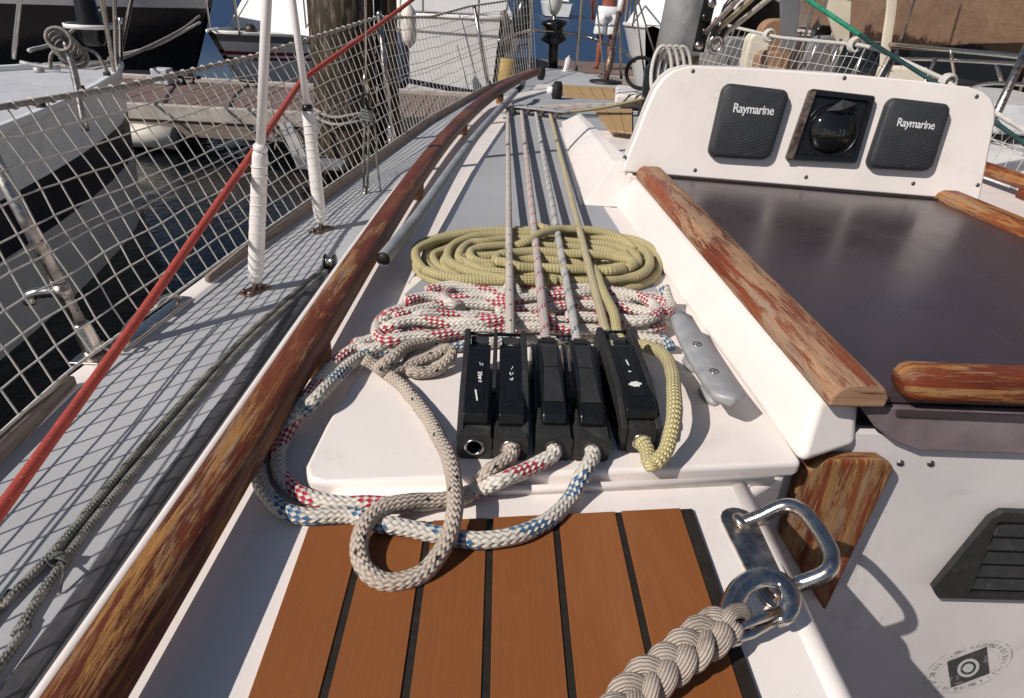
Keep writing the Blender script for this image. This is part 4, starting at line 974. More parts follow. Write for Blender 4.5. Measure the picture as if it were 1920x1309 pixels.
shroud('nearest white shroud with taped cover on a rusty chain plate', dk(478, 545), (488, 283), (500, 0), 1.49, 1.51, .0185, .0105, .005)
shroud('second white shroud, farther forward, with taped cover and black collar', dk(603, 432), (577, 207), (548, 0), 1.965, 2.00, .0185, .0100, .005)
# baby stay with rope tackle
B_ = dk(686, 362); q = Y(687, 196, 2.354); qt = Y(685, 0, 2.354)
t = thing('stay_tackle', 'thin wire with a block and rope tackle hanging between shrouds and far stanchion', 'tackle', B_)
m = MB(); m.lathe(B_, (0, 0, 1), [(.016, 0), (.016, .004), (.008, .006), (.007, .022)], 14); obj('deck_eye', m, 'steel_worn', t, shade=True)
for s_ in (-.0065, .0065):
    m = MB(); m.tube([B_+V((s_, 0, .018)), B_.lerp(q, .5)+V((s_*1.3, 0, 0)), q+V((s_, 0, -.04))], .0048, 8, frac=True); obj('tackle_line', m, 'grey_sheet', t, shade=True)
m = MB(); m.tube(smooth([q+V((.02, 0, -.05)), q+V((.03, 0, -.12)), q+V((.026, 0, -.18)), q+V((.034, .0, -.30))], .02), .004, 8, frac=True); obj('loose_end', m, 'grey_sheet', t, shade=True)
m = MB()
for k in range(4): m.sweep([q+V((.017*math.cos(2*PI*i/12), .012*math.sin(2*PI*i/12), -.05+.010*k+.003*math.sin(i))) for i in range(12)], circ(.0062, 6), closed=True)
obj('hitches', m, 'grey_sheet', t, shade=True, kind='stuff')
for s_ in (-1, 1):
    m = MB(); m.lathe(q+V((s_*.008, 0, .012)), (s_, 0, 0), [(.022, 0), (.022, .003), (.015, .007)], 14); obj('block_cheek', m, 'dark_metal', t, shade=True)
m = MB(); m.tube([q+V((0, 0, .03)), q+V((0, 0, .075)), q+V((0, 0, .1))], .009, 10, scale=[1, 1, .5]); obj('swage', m, 'steel_worn', t, shade=True)
m = MB(); m.tube([q+V((0, 0, .08)), qt, qt+(qt-q)*4], .0045, 8); obj('wire', m, 'steel', t, shade=True)

# ================================================================== pad eye, snap hook, plaited line
cz_ = CZ-.437
a, b = H(1388, 985, .437), H(1455, 1112, .437)
t = thing('pad_eye', 'stainless steel U-shaped pad eye on the white coaming edge', 'pad eye', (a+b)*.5)
dv = (b-a).normalized(); sd = V((0, 0, 1)).cross(dv); c_ = (a+b)*.5; hl = (b-a).length/2
poly = []
for s_, a0_ in ((1, -90), (-1, 90)):
    for k in range(9): th = math.radians(a0_+180*k/8); poly.append(c_+dv*(s_*(hl+.004)+.017*math.cos(th))+sd*(.0175*math.sin(th)))
m = MB(); m.prism(poly, (0, 0, .0035)); obj('plate', m, 'steel_worn', t, bevel=.001)
lean = V((.80, 0, .60)); hgt = .058
pts = [a+V((0, 0, .002)), a+lean*.018, a+lean*(hgt-.014), a.lerp(b, .14)+lean*(hgt-.003), a.lerp(b, .36)+lean*hgt, a.lerp(b, .64)+lean*hgt, a.lerp(b, .86)+lean*(hgt-.003), b+lean*(hgt-.014), b+lean*.018, b+V((0, 0, .002))]
m = MB(); m.tube(smooth(pts, .003), .0068, 16); obj('bow', m, 'steel', t, shade=True)
for p in (a, b): m = MB(); m.lathe(p+V((0, 0, .003)), (.5, 0, .86), [(.011, 0), (.010, .003), (.0075, .006)], 14); obj('weld', m, 'steel_worn', t, shade=True)
# snap hook: forged body with gate
hk = H(1432, 1112, .400)
t = thing('snap_hook', 'stainless steel snap hook clipped on the pad eye', 'snap hook', H(1420, 1120, .43))
pts = HP([(1362, 1180, .412), (1372, 1135, .408), (1392, 1100, .404), (1428, 1082, .400), (1465, 1090, .400), (1482, 1118, .402), (1474, 1148, .408), (1452, 1158, .412)])
m = MB(); m.sweep(smooth(pts, .004), [(.0085, 0), (.0055, .0046), (-.0055, .0046), (-.0085, 0), (-.0055, -.0046), (.0055, -.0046)], up=(0, -.2, 1), scale=None); obj('body', m, 'steel', t, shade=True)
m = MB(); m.tube(HP([(1352, 1192, .414), (1400, 1168, .408), (1462, 1146, .404)]), .0042, 10); obj('gate', m, 'steel', t, shade=True)
m = MB(); m.tube(HP([(1360, 1204, .416), (1410, 1188, .414), (1464, 1158, .411)]), .0036, 10); obj('gate', m, 'steel', t, shade=True)
m = MB(); m.sweep(smooth(HP([(1352, 1172, .412), (1340, 1190, .416), (1350, 1206, .420), (1378, 1200, .420), (1392, 1180, .416), (1380, 1160, .412)]), .004, True), circ(.005, 8), closed=True); obj('eye_ring', m, 'steel', t, shade=True)
# plaited silver line
t = thing('plaited_line', 'thick plaited silver-beige line spliced to the snap hook', 'rope', H(1200, 1290, S2))
cl = smooth(HP([(1366, 1164, .404), (1318, 1196, .406), (1262, 1240, .410), (1205, 1288, .416), (1160, 1345, .420), (1130, 1420, .424)]), .0012)
arc = [0]
for p, q in zip(cl, cl[1:]): arc.append(arc[-1]+(q-p).length)
for k in range(3):
    st = []
    for i, p in enumerate(cl):
        tg = (cl[min(i+1, len(cl)-1)]-cl[max(i-1, 0)]).normalized(); sdv = tg.cross(V((0, 0, 1))).normalized(); upv = sdv.cross(tg)
        ph = 2*PI*arc[i]/.052+k*2*PI/3; tp = min(1, .55+arc[i]/.03)
        st.append(p+sdv*(.0092*math.sin(ph)*tp*(1+.12*math.sin(arc[i]*61+k)))+upv*(.0052*math.sin(2*ph)*tp))
    m = MB(); m.sweep(st[::2], [(.0078*math.cos(2*PI*q/12), .0058*math.sin(2*PI*q/12)) for q in range(12)], None, frac=True); obj('strand', m, 'twisted_silver', t, shade=True)
m = MB(); e = cl[0]; m.sweep(smooth([e+V((.0, 0, .008)), e+V((.012, .006, .004)), e+V((.016, .008, -.006)), e+V((.004, .0, -.010)), e+V((-.006, -.006, -.004))], .003, True), circ(.0055, 12), closed=True, frac=True); obj('eye_splice', m, 'twisted_silver', t, shade=True)

# ================================================================== starboard side of the own yacht
def mir(p): return V((2*cx(p.y)-p.x, p.y, p.z-(max(0, (p.z-ZD)/.45)*interp([(2.2, .22), (3.0, .05), (3.5, 0)], p.y) if p.z > ZD+.03 and p.z < CZ-RH-.05 or p.z > CZ-.34 else 0)))
t = thing('handrail', 'red-brown wooden handrail on the right cabin edge, at picture edge', 'handrail', mir(RAIL[6])-V((0, 0, .08)))
m = MB(); m.sweep(smooth([mir(p) for p in RAIL if p.y > .7], .03), rrect(.044, .036, .014, 4), up=(0, 0, 1)); obj('rail', m, 'rail_wood_red', t, shade=True)
for y in (1.1, 1.7, 2.2, 2.95):
    m = MB(); q = V((2*cx(y)-interp(RT, y), y, zc(y))); m.prism([q+V((a, b, 0)) for a, b in ((-.016, -.03), (.016, -.03), (.016, .03), (-.016, .03))], (0, 0, .034)); obj('foot', m, 'rail_wood_red', t, bevel=.004)
m = MB(); m.sweep([V((xs(y)-.006, y, ZD+.014)) for y in [.7+.4*k for k in range(15)]], rrect(.026, .034, .007), up=(0, 0, 1)); tag(obj('toe_rail', m, 'toe_wood', shade=True), 'wooden toe rail on the far right deck edge behind the pod', 'toe rail', 'weathered wooden toe rails')
t = thing('safety_net', 'white square-mesh safety net along right lifeline behind the pod', 'net', mir(nbot(3.5)))
m = MB(); ysr = [y for y in ys_ if y > .8]; k0 = len(ys_)-len(ysr)
ke = max(i for i, y in enumerate(ys_) if y < 5.3)
for i in range(k0, ke): m.tube([mir(G[i][j]) for j in range(rows+1)], .0018, 5, caps=False)
for j in range(1, rows): m.tube([mir(G[i][j]) for i in range(k0, ke)], .0018, 5, caps=False)
obj('mesh_strands', m, 'net_white', t, shade=True, kind='stuff')
m = MB(); m.tube([mir(ntop(y)) for y in ysr if y < 5.4], .010, 8, frac=True); obj('top_rope', m, 'white_rope', t, shade=True)
for y in (2.95, 3.55, 4.3):
    q = mir(ntop(y)); m = MB()
    for k in range(3): m.sweep([q+V((.034*math.cos(2*PI*i/12)*(.8+.1*k), .012*(k-1), .034*math.sin(2*PI*i/12)*(.9+.1*math.sin(k)))) for i in range(12)], circ(.0065, 6), closed=True)
    obj('knot', m, 'white_rope', t, shade=True)
for i, y in enumerate((1.15, 3.28, 5.2)):
    b_, tp = mir(V((xp(y), y, ZD))), mir(ntop(y)); tt = thing('stanchion', ['nearest', 'middle', 'forward'][i]+' steel stanchion of the right lifeline', 'stanchion', b_, 'lifeline stanchions on the right deck edge')
    m = MB(); m.tube([b_, tp], .0125, 12); obj('tube', m, 'steel_worn', tt, shade=True)
    m = MB(); m.lathe(b_, (0, 0, 1), [(.03, 0), (.028, .006), (.018, .01), (.017, .06)], 14); obj('socket', m, 'steel', tt, shade=True)
m = None; y = 5.2; b_, tp = V((xp(y), y, ZD)), ntop(y); tt = thing('stanchion', 'third steel stanchion of left lifeline near the bow', 'stanchion', b_, 'lifeline stanchions on the left deck edge')
m = MB(); m.tube([b_, tp], .0125, 12); obj('tube', m, 'steel_worn', tt, shade=True)
m = MB(); m.lathe(b_, (0, 0, 1), [(.03, 0), (.028, .006), (.018, .01), (.017, .06)], 14); obj('socket', m, 'steel', tt, shade=True)

# ---- mast
mc = V((.655, 2.62, 0)); zb = 1.645
t = thing('mast', 'grey aluminium mast with black sail track rising behind the pod', 'mast', V((mc.x, mc.y, CZ-.42)))
tilt = V((.055, .0, 1)).normalized()
def oval_p(rx, ry, n_=28): return [(rx*math.cos(2*PI*k/n_), ry*math.sin(2*PI*k/n_)) for k in range(n_)]
m = MB(); m.sweep([mc+V((0, 0, zb)), mc+V((0, 0, zb))+tilt*.6, mc+V((0, 0, zb))+tilt*9], oval_p(.079, .105), up=(0, 1, 0)); obj('extrusion', m, 'mast_alu', t, shade=True)
m = MB(); m.sweep([mc+V((0, 0, zb-.018)), mc+V((0, 0, zb+.012))], oval_p(.084, .110), up=(0, 1, 0)); obj('collar', m, 'rusty_steel', t, shade=True)
m = MB(); m.sweep([mc+V((0, 0, CZ-.44)), mc+V((.0, 0, CZ-.36)), mc+V((0, 0, CZ-.25)), mc+V((0, 0, zb-.01))], oval_p(.10, .12), up=(0, 1, 0), scale=[1.15, 1.05, 1.1, .8]); obj('boot', m, 'black_plastic', t, shade=True)
q0 = mc+V((.052, -.085, zb+.03))
m = MB(); m.sweep([q0, q0+tilt*.8], [(-.022, -.012), (.022, -.012), (.022, .008), (-.022, .008)], up=(0, 1, 0)); obj('sail_track', m, 'black_plastic', t)
for k in range(8):
    m = MB(); m.lathe(q0+tilt*(.02+.045*k)+V((-.004+.012*(k % 2), -.013, 0)), (0, -1, 0), [(.016, 0), (.016, .008), (.008, .014)], 12); obj('track_stop', m, 'black_plastic' if k % 3 else 'steel', t, shade=True)
m = MB(); m.lathe(mc+V((-.045, -.088, zb+.03)), (-.4, -1, 0), [(.008, 0), (.008, .002)], 10); obj('screw', m, 'caulk', t, shade=True)
q = Y(1345, 70, 2.44); t = thing('mast_block', 'dark block with steel shackle hanging right of the mast', 'block', q)
for s_ in (-1, 1):
    m = MB(); m.lathe(q+V((s_*.012, 0, .03)), (s_, 0, 0), [(.032, 0), (.032, .005), (.02, .01)], 14); obj('cheek', m, 'black_plastic', t, shade=True)
m = MB(); m.sweep(smooth([q+V((.022*math.cos(2*PI*k/10), .0, -.022+.026*math.sin(2*PI*k/10))) for k in range(10)], .008, True), circ(.008, 8), closed=True); obj('shackle', m, 'steel', t, shade=True)
for i, (a, b, mt) in enumerate((((1325, 60), (1392, -10), 'halyard_red'), ((1334, 68), (1416, -8), 'halyard_yellow'), ((1340, 80), (1446, -6), 'halyard_black'))):
    p, q2 = Y(*a, 2.5), Y(*b, 2.2); m = MB(); m.tube([p, q2, q2+(q2-p)*1.5], .0085, 8, frac=True)
    tag(obj('mast_line', m, mt, shade=True), ['reddish', 'yellowish', 'plain beige'][i]+' line running up to the right from the mast block', 'rope', 'lines beside the mast')
p = [Y(1280, 135, 2.40), Y(1272, 112, 2.42), Y(1290, 98, 2.45)]
t = thing('rope_hank', 'loops of white line hung on the mast boot above the pod', 'rope', Y(1290, 150, 2.45))
for k in range(4):
    c_ = Y(1240+12*k, 138, 2.40+.02*k); m = MB(); m.sweep(smooth([c_+V((.035*math.cos(2*PI*i/12), .03*math.sin(2*PI*i/12), .085*math.sin(2*PI*i/12))) for i in range(12)], .01, True), circ(.0065, 8), closed=True); obj('loop', m, 'white_rope', t, shade=True)
c_ = Y(1202, 137, 2.9); m = MB(); m.sweep(smooth([c_+V((.062*math.cos(2*PI*i/14), .02*math.sin(2*PI*i/14), .058*math.sin(2*PI*i/14))) for i in range(14)], .01, True), circ(.008, 8), closed=True)
tag(obj('black_ring', m, 'rubber', shade=True), 'thick black ring standing left of the mast base', 'ring')
t = thing('green_line', 'taut green line slanting down to the right behind the pod, lower half coloured as shaded', 'rope', Y(1748, 152, 2.1))
m = MB(); m.tube([Y(1515, 0, 2.7)+(Y(1515, 0, 2.7)-Y(1640, 85, 2.35)), Y(1515, 0, 2.7), Y(1622, 72, 2.4)], .0085, 8); obj('lit_part', m, 'green_line', t, shade=True)
m = MB(); m.tube([Y(1612, 66, 2.42), Y(1748, 152, 2.1), Y(1880, 240, 1.85), Y(1990, 320, 1.7)], .007, 8); obj('shaded_part', m, 'green_line_shaded', t, shade=True)  # shaded stretch of the same line, painted a darker green

# ---- foredeck fittings
zf_ = lambda u, v, y: Y(u, v, y)
t = thing('fore_hatch', 'low teak-topped hatch on the cabin top ahead of the organiser', 'hatch', H(1100, 175, .47))
cs4 = [H(1034, 159, .47), H(1195, 168, .47), H(1195, 192, .47), H(1062, 184, .47)]
m = MB(); m.prism([p+V((0, 0, -.03)) for p in cs4], (0, 0, .028)); obj('base', m, 'caulk', t)
for k in range(7):
    a, b = k/7+.006, (k+1)/7-.006; m = MB()
    m.prism([cs4[0].lerp(cs4[1], a), cs4[0].lerp(cs4[1], b), cs4[3].lerp(cs4[2], b), cs4[3].lerp(cs4[2], a)], (0, 0, .004)); obj('plank', m, 'pale_wood', t)
t = thing('teak_panel', 'small teak panel left of the pod between white coamings', 'deck panel', H(1140, 222, .425))
cs4 = [H(1112, 207, .416), H(1185, 207, .416), H(1185, 252, .416), H(1142, 246, .416)]
for k in range(3):
    a, b = k/3+.01, (k+1)/3-.01; m = MB(); m.prism([cs4[0].lerp(cs4[1], a), cs4[0].lerp(cs4[1], b), cs4[3].lerp(cs4[2], b), cs4[3].lerp(cs4[2], a)], (0, 0, .006)); obj('plank', m, 'pale_wood', t)
def wheel(label, c_, r):
    t = thing('roller', label, 'roller', c_)
    m = MB(); m.lathe(c_-V((.02, 0, 0)), (1, -.3, 0), [(r*.7, 0), (r, .006), (r, .034), (r*.7, .04)], 20); obj('tyre', m, 'rubber', t, shade=True)
    m = MB(); m.lathe(c_+V((-.024, -.006, 0)), (-.55, -1, .2), [(r*.42, 0), (r*.4, .03)], 14); obj('hub', m, 'white_tube', t, shade=True)
wheel('black wheel with white hub beside the teak fore hatch', H(1045, 171, .43), .045)
wheel('small black wheel at forward end of the left handrail', H(1015, 137, .46), .04)
t = thing('ribbed_vent', 'white ribbed vent box on the cabin top ahead of the pod', 'vent', H(1170, 195, .42))
p = H(1150, 200, .42); m = MB(); m.prism([p+V((0, 0, 0)), p+V((.34, 0, 0)), p+V((.34, .3, 0)), p+V((.05, .3, 0))], (0, 0, .05)); obj('box', m, 'gelcoat', t, bevel=.015)
for k in range(4): m = MB(); m.tube([p+V((.03+.035*k, -.002, .01)), p+V((.06+.035*k, .004, .046)), p+V((.14+.03*k, .05, .0525)), p+V((.3, .06+.05*k, .0525))], .004, 6); obj('rib', m, 'dark_metal', t, shade=True)

# pulpit
def PT(lst): return [Y(u, v, y) for u, v, y in lst]
t = thing('pulpit', 'stainless steel bow pulpit at the front of the yacht', 'pulpit', V((.58, 7.0, ZD)))
for lst, r_ in (([(1080, 135, 6.85), (1091, 0, 6.9), (1096, -60, 6.9)], .016), ([(991, 134, 6.6), (997, 0, 6.6), (999, -60, 6.6)], .014), ([(1165, 148, 6.6), (1162, 60, 6.6), (1158, -40, 6.7)], .014), ([(935, 76, 6.2), (995, 58, 6.6), (1088, 66, 7.05), (1160, 92, 6.7), (1190, 115, 6.2)], .014)):
    m = MB(); m.tube(smooth(PT(lst), .08), r_, 10); obj('rail_tube', m, 'steel', t, shade=True)
# furler
q = Y(1037, 128, 6.95); t = thing('furler', 'black furling drum on the forestay with rolled white sail', 'furler', q)
fa = (Y(1040, 0, 6.9)-q).normalized()
m = MB(); m.lathe(q, fa, [(.045, 0), (.05, .12), (.05, .22), (.13, .26), (.13, .28), (.09, .31), (.09, .37), (.13, .40), (.13, .42), (.05, .44)], 20); obj('drum', m, 'black_plastic', t, shade=True)
m = MB(); m.lathe(q+fa*.48, fa, [(.03, 0), (.06, .05)]+[(.075+.012*(k % 2), .1+.12*k) for k in range(26)], 16); obj('rolled_sail', m, 'sail_cloth', t, shade=True)
m = MB(); m.tube([q-fa*.1, q+fa*.5], .02, 8); obj('stay', m, 'steel', t, shade=True)
m = MB(); m.lathe(Y(1058, 145, 6.7), (.15, 0, 1), [(.05, 0), (.05, .03), (.025, .08), (.03, .16), (.001, .2)], 12); tag(obj('bow_cleat', m, 'gelcoat', shade=True), 'small white mooring post on the foredeck beside the furler', 'cleat')
# inner stay with turnbuckle
b_ = Y(1136, 152, 5.0); t = thing('inner_stay', 'inner forestay with turnbuckle and white upper sleeve in front of the person', 'stay', b_)
tp = Y(1165, 0, 5.2); ax = (tp-b_).normalized()
m = MB(); m.lathe(b_-V((0, 0, .012)), (0, 0, 1), [(.12, 0), (.12, .012), (.06, .02)], 16); obj('deck_plate', m, 'dark_metal', t, shade=True)
m = MB(); m.tube([b_, b_+ax*.06, b_+ax*.07, b_+ax*.2, b_+ax*.21, b_+ax*.5], .02, 10, scale=[1, 1, 1.5, 1.5, .8, .8]); obj('turnbuckle', m, 'rusty_steel', t, shade=True)
m = MB(); m.tube([b_+ax*.48, tp, tp+ax*6], .021, 10); obj('sleeve', m, 'white_tube', t, shade=True)
for i, (a, b) in enumerate((((1210, 150), (1190, 0)), ((1132, 135), (1118, 0)), ((928, 165), (953, 0)), ((1243, 150), (1215, 60)))):
    p, q = Y(*a, 6.0), Y(*b, 6.0); m = MB(); m.tube([p, q, q+(q-p)*3], .008, 6); tag(obj('rigging_wire', m, 'steel' if i != 2 else 'dark_line', shade=True), ['thin wire right of the person near the bow', 'thin wire left of the person near the bow', 'dark wire at forward end of the left deck', 'short wire just left of the mast'][i], 'wire', 'thin wires near the bow')
m = MB(); p = Y(946, 156, 7.1); q = Y(950, 112, 7.1); m.lathe(p, q-p, [(.085, 0), (.09, .02), (.09, (q-p).length), (.085, (q-p).length+.01)], 18)
tag(obj('tan_post', m, 'yellow_tape', shade=True), 'short tan post beside the forward end of the left net', 'post')

# ================================================================== pontoon
t_ = MB(); t_.box((0, 8.55, .36), (26, 2.1, .12)); dock = struct('pontoon', t_, 'toe_wood')
random.seed(9); x = -12.9
while x < 12.9:
    if x < 3.5:
        m = MB(); m.box((x+.07, 8.55, .432+random.uniform(0, .006)), (.128, 1.98, .03)); obj('plank', m, 'plank_wood', dock)
    x += .14
for y, z in ((7.50, .42), (9.60, .42)):
    m = MB(); m.box((0, y, z), (26, .10, .16)); obj('edge_beam', m, 'dock_edge', dock, bevel=.01)
m = MB(); m.box((0, 7.50, .24), (26, .06, .14)); obj('fascia', m, 'toe_wood', dock)
m = MB(); m.quad((3.5, 7.56, .447), (12.9, 7.56, .447), (12.9, 9.54, .447), (3.5, 9.54, .447)); obj('far_decking', m, 'plank_wood', dock)
def floatp(x, y, label):
    t = thing('pontoon_float', label, 'float', V((x, y, 0)), 'floats under the pontoon')
    m = MB(); m.tube([V((x-1.3, y, .17)), V((x, y, .17)), V((x+.35, y, .16))], .125, 20, scale=[1, 1, .98]); obj('shell', m, 'fender_white', t, shade=True)
    m = MB(); m.lathe(V((x+.352, y, .16)), (1, 0, 0), [(.11, 0), (.08, .02), (.01, .02)], 18); obj('end_cap', m, 'shade_grey', t, shade=True)
floatp(-3.95, 7.42, 'cream cylindrical float under the pontoon left of the wooden pile')
floatp(.2, 7.7, 'cream cylindrical float under the pontoon near the own bow')
# second pontoon with the person
m = MB(); m.box((2.2, 13.2, .40), (4.2, 2.0, .30)); p2 = struct('far_pontoon', m, 'concrete', bevel=.02)
for k in range(16):
    m = MB(); m.box((.3+.26*k, 13.2, .562), (.235, 1.96, .02)); obj('plank', m, 'plank_wood', p2)
# wooden pile
t = thing('mooring_pile', 'thick dark timber mooring pile standing by the pontoon', 'pile', V((-1.585, 7.05, 0)))
m = MB(); pth = [V((-1.585, 7.05, -1)), V((-1.585, 7.05, .4)), V((-1.58, 7.05, 1.2)), V((-1.56, 7.05, 2.5))]
pr = [(.31*math.cos(2*PI*k/24)*(1+.06*noise.noise(V((k*.9, 2, 1)))), .31*math.sin(2*PI*k/24)*(1+.06*noise.noise(V((k*.8, 7, 1))))) for k in range(24)]
m.sweep(pth, pr, up=(0, 1, 0)); obj('trunk', m, 'pile_wood', t, shade=True)
for z in (.55, .62): m = MB(); m.sweep([V((-1.585+.33*math.cos(2*PI*k/24), 7.05+.33*math.sin(2*PI*k/24), z+.02*math.sin(k))) for k in range(24)], circ(.018, 6), closed=True); obj('rope_turn', m, 'net_rope', t, shade=True)
t = thing('mooring_pile', 'added dark post filling the shadowed gap just right of the thick pile', 'pile', V((-1.16, 7.15, 0)))
m = MB(); m.tube([V((-1.16, 7.15, -1)), V((-1.16, 7.15, .8)), V((-1.15, 7.15, 2.6))], .11, 18); obj('trunk', m, 'pile_wood', t, shade=True)  # added post, a dark stand-in for the shadow in this gap

# ================================================================== other boats
def boat(name, label, tip, head, Lb, beam, bands, group='boats moored around the pontoon', rake=.9, fine=.8, stern=.8, deck='gelcoat_grey', flare=.80, plumb=0.0, overhang=0.0):
    head = V((head[0], head[1], 0)).normalized(); rt = V((head.y, -head.x, 0)); tip = V(tip); fb = bands[-1][1]
    t = thing(name, label, 'boat', V((tip.x, tip.y, 0))-head*Lb*.5, group)
    N = 22
    def hb(s): return beam/2*(math.sin(PI/2*min(1, (s+.004)/.55))**fine)*(1 if s < .6 else lerp(1, stern, ((s-.6)/.4)**1.5))
    def pt(s, z, side):
        f = z/fb; k = lerp(flare, 1, max(0, f)**.7) if f > 0 else flare*.9
        # bow sections are narrower low down
        k *= lerp(1, lerp(.35+.65*f, 1, min(1, s/.35)), .9) if f >= 0 else lerp(.3, 1, min(1, s/.35))
        k = lerp(k, 1, plumb)
        if overhang and s > .5: z = z+(fb*.92-z)*overhang*((s-.5)/.5)**2.2
        al = s*Lb+rake*(1-f)*(1-s)**3
        sheer = .16*(1-s)**2*max(0, f)
        return V((tip.x, tip.y, 0))-head*al+rt*(side*hb(s)*k)+V((0, 0, z+sheer-.16*max(0, f)))
    for z0, z1, mt in bands:
        m = MB(); zs = [lerp(z0, z1, k/3) for k in range(4)]
        for side in (-1, 1):
            k = len(m.v)
            for i in range(N+1): m.add([pt(i/N, z, side) for z in zs])
            for i in range(N):
                for j in range(3): m.face((k+i*4+j, k+(i+1)*4+j, k+(i+1)*4+j+1, k+i*4+j+1))
        k = m.add([pt(1, z, -1) for z in zs]+[pt(1, z, 1) for z in zs])
        for j in range(3): m.face((k+j, k+j+1, k+5+j, k+4+j))
        obj('hull_band' if len(bands) > 1 else 'hull', m, mt, t, shade=True)
    m = MB(); k = len(m.v)
    for i in range(N+1):
        a, b = pt(i/N, fb, -1), pt(i/N, fb, 1); m.add([a, (a+b)/2+V((0, 0, .03)), b])
    for i in range(N):
        for j in range(2): m.face((k+i*3+j, k+(i+1)*3+j, k+(i+1)*3+j+1, k+i*3+j+1))
    obj('deck', m, deck, t, shade=True)
    for side in (-1, 1):
        m = MB(); m.sweep([pt(i/N, fb, side)+V((0, 0, .018)) for i in range(N+1)], rrect(.045, .045, .01), up=(0, 0, 1)); obj('toe_rail', m, 'boat_white', t, shade=True)
    t['tmp'] = 0; del t['tmp']
    def at(s, lat, z): return V((tip.x, tip.y, 0))-head*(s*Lb)+rt*lat+V((0, 0, z))
    return t, pt, at, head, rt, fb
def box_on(t, name, mat, at, s0, s1, l0, l1, z0, z1, inset=.1, bev=.03):
    m = MB(); a = [at(s0, l0, z0), at(s0, l1, z0), at(s1, l1, z0), at(s1, l0, z0)]; c_ = sum(a, V())/4
    b = [p+(c_-p)*inset+V((0, 0, z1-z0)) for p in a]
    loft(m, [a, b]); return obj(name, m, mat, t, bevel=bev)
def pane(t, parent, at, s0, s1, lat, z0, z1, mat='dark_glass', sgn=1):
    m = MB(); m.prism([at(s0, lat, z0), at(s1, lat, z0), at(s1, lat, z1), at(s0, lat, z1)], (at(0, .012*sgn, 0)-at(0, 0, 0))); return obj('window', m, mat, parent)
def tubes(t, name, lst, r, mat='steel'):
    m = MB(); m.tube(smooth(lst, .06), r, 8); return obj(name, m, mat, t, shade=True)

# left neighbour, bow to the pontoon
tN, pN, aN, hN, rN, fN = boat('sailing_yacht', 'white yacht moored alongside on the left, dark stripe along its hull', (-3.05, 5.55, 0), (.26, .965), 9.0, 3.2, [(-.3, .50, 'hull_white_shaded'), (.50, .80, 'dark_stripe'), (.80, 1.12, 'boat_white')], rake=.12, fine=.75, deck='gelcoat_grey', flare=.97, plumb=.85)  # deck and lower hull greyed, shade painted into the white
box_on(tN, 'cabin', 'boat_white', aN, .34, .8, -.75, .75, 1.0, 1.45, .12)
box_on(tN, 'fore_hatch', 'shade_grey', aN, .20, .29, -.3, .3, 1.10, 1.17, .1, .02)
for s_ in (.045, .30, .52): tubes(tN, 'stanchion', [pN(s_, fN, 1)+V((0, 0, 0)), pN(s_, fN, 1)+V((.02, 0, .3)), pN(s_, fN, 1)+V((.03, 0, .62))], .014, 'steel_worn')
for a, b in (((192, 0), (208, 95)), ((214, -10), (218, 128)), ((246, 0), (226, 100)), ((226, 60), (226, 110)), ((38, -10), (25, 110))):
    p, q = Y(*b, 5.3 if b[0] > 100 else 5.2), Y(*a, 5.25); tubes(tN, 'pulpit_tube', [p, p.lerp(q, .5), q, q+(q-p)*.5], .016, 'steel')
tubes(tN, 'stanchion', [Y(160, 245, 3.35), Y(140, 140, 3.45), Y(118, 62, 3.5)], .018, 'steel_worn')
c_ = Y(122, 72, 3.5); m = MB()
for k in range(5): m.sweep(smooth([c_+V((.06*math.cos(2*PI*i/10)*(1+.2*k/5), .02*k-.05, .05*math.sin(2*PI*i/10)-.02*k)) for i in range(10)], .012, True), circ(.009, 6), closed=True)
m.tube(smooth([c_+V((-.03, 0, -.03)), c_+V((-.09, 0, -.08)), c_+V((-.11, 0, -.14))], .02), .009, 6); m.tube(smooth([c_+V((.03, 0, -.03)), c_+V((.13, 0, -.06)), c_+V((.17, 0, -.15))], .02), .009, 6)
obj('coiled_line', m, 'net_rope', tN, shade=True, kind='stuff')
q = H(75, 140, .74); m = MB(); m.lathe(q+V((0, 0, 0)), (0, 0, 1), [(.04, 0), (.03, .05)], 10); m2_ = obj('cleat_foot', m, 'cast_alu', tN, shade=True)
tubes(tN, 'cleat_horn', [q+V((-.10, -.02, .075)), q+V((0, 0, .055)), q+V((.14, .02, .05))], .018, 'cast_alu')
q = Y(172, 58, 5.4); m = MB(); m.lathe(q-V((0, 0, .1)), (0, 0, 1), [(.06, 0), (.09, .04), (.09, .1), (.17, .13), (.17, .15), (.08, .16), (.06, .5)], 16); obj('furling_drum', m, 'black_plastic', tN, shade=True)
m = MB(); m.lathe(q+V((0, 0, .02)), (0, 0, 1), [(.178, 0), (.178, .03)], 18); obj('drum_ring', m, 'white_tube', tN, shade=True)
tubes(tN, 'forestay', [q+V((0, 0, .2)), q+V((-.05, -.1, .9)), q+V((-.3, -.6, 4))], .03, 'dark_line')
for k in range(9):
    q = pN(.06+.055*k, fN, 1); m = MB(); m.box(q+V((-.01, 0, .05)), (.03, .05, .03)); obj('fairlead', m, 'dark_metal', tN, bevel=.004)
# mooring lines of the left neighbour
for i, lst in enumerate((((0, 135, 5.2), (60, 122, 5.3), (200, 118, 5.4), (330, 62, 8.0), (374, 30, 10.2)), ((205, 110, 5.4), (300, 82, 8), (375, 42, 10.2)), ((55, 95, 5.3), (110, 75, 7), (190, 18, 10)))):
    m = MB(); m.tube(smooth([Y(*q) for q in lst], .1), .016, 7, frac=True); tag(obj('mooring_line', m, 'white_rope' if i else 'net_rope', shade=True), ['thick pale mooring line along the left yacht bow', 'thin mooring line from left yacht bow to the striped boat', 'thin mooring line crossing behind the left yacht pulpit'][i], 'rope', 'mooring lines at the left')

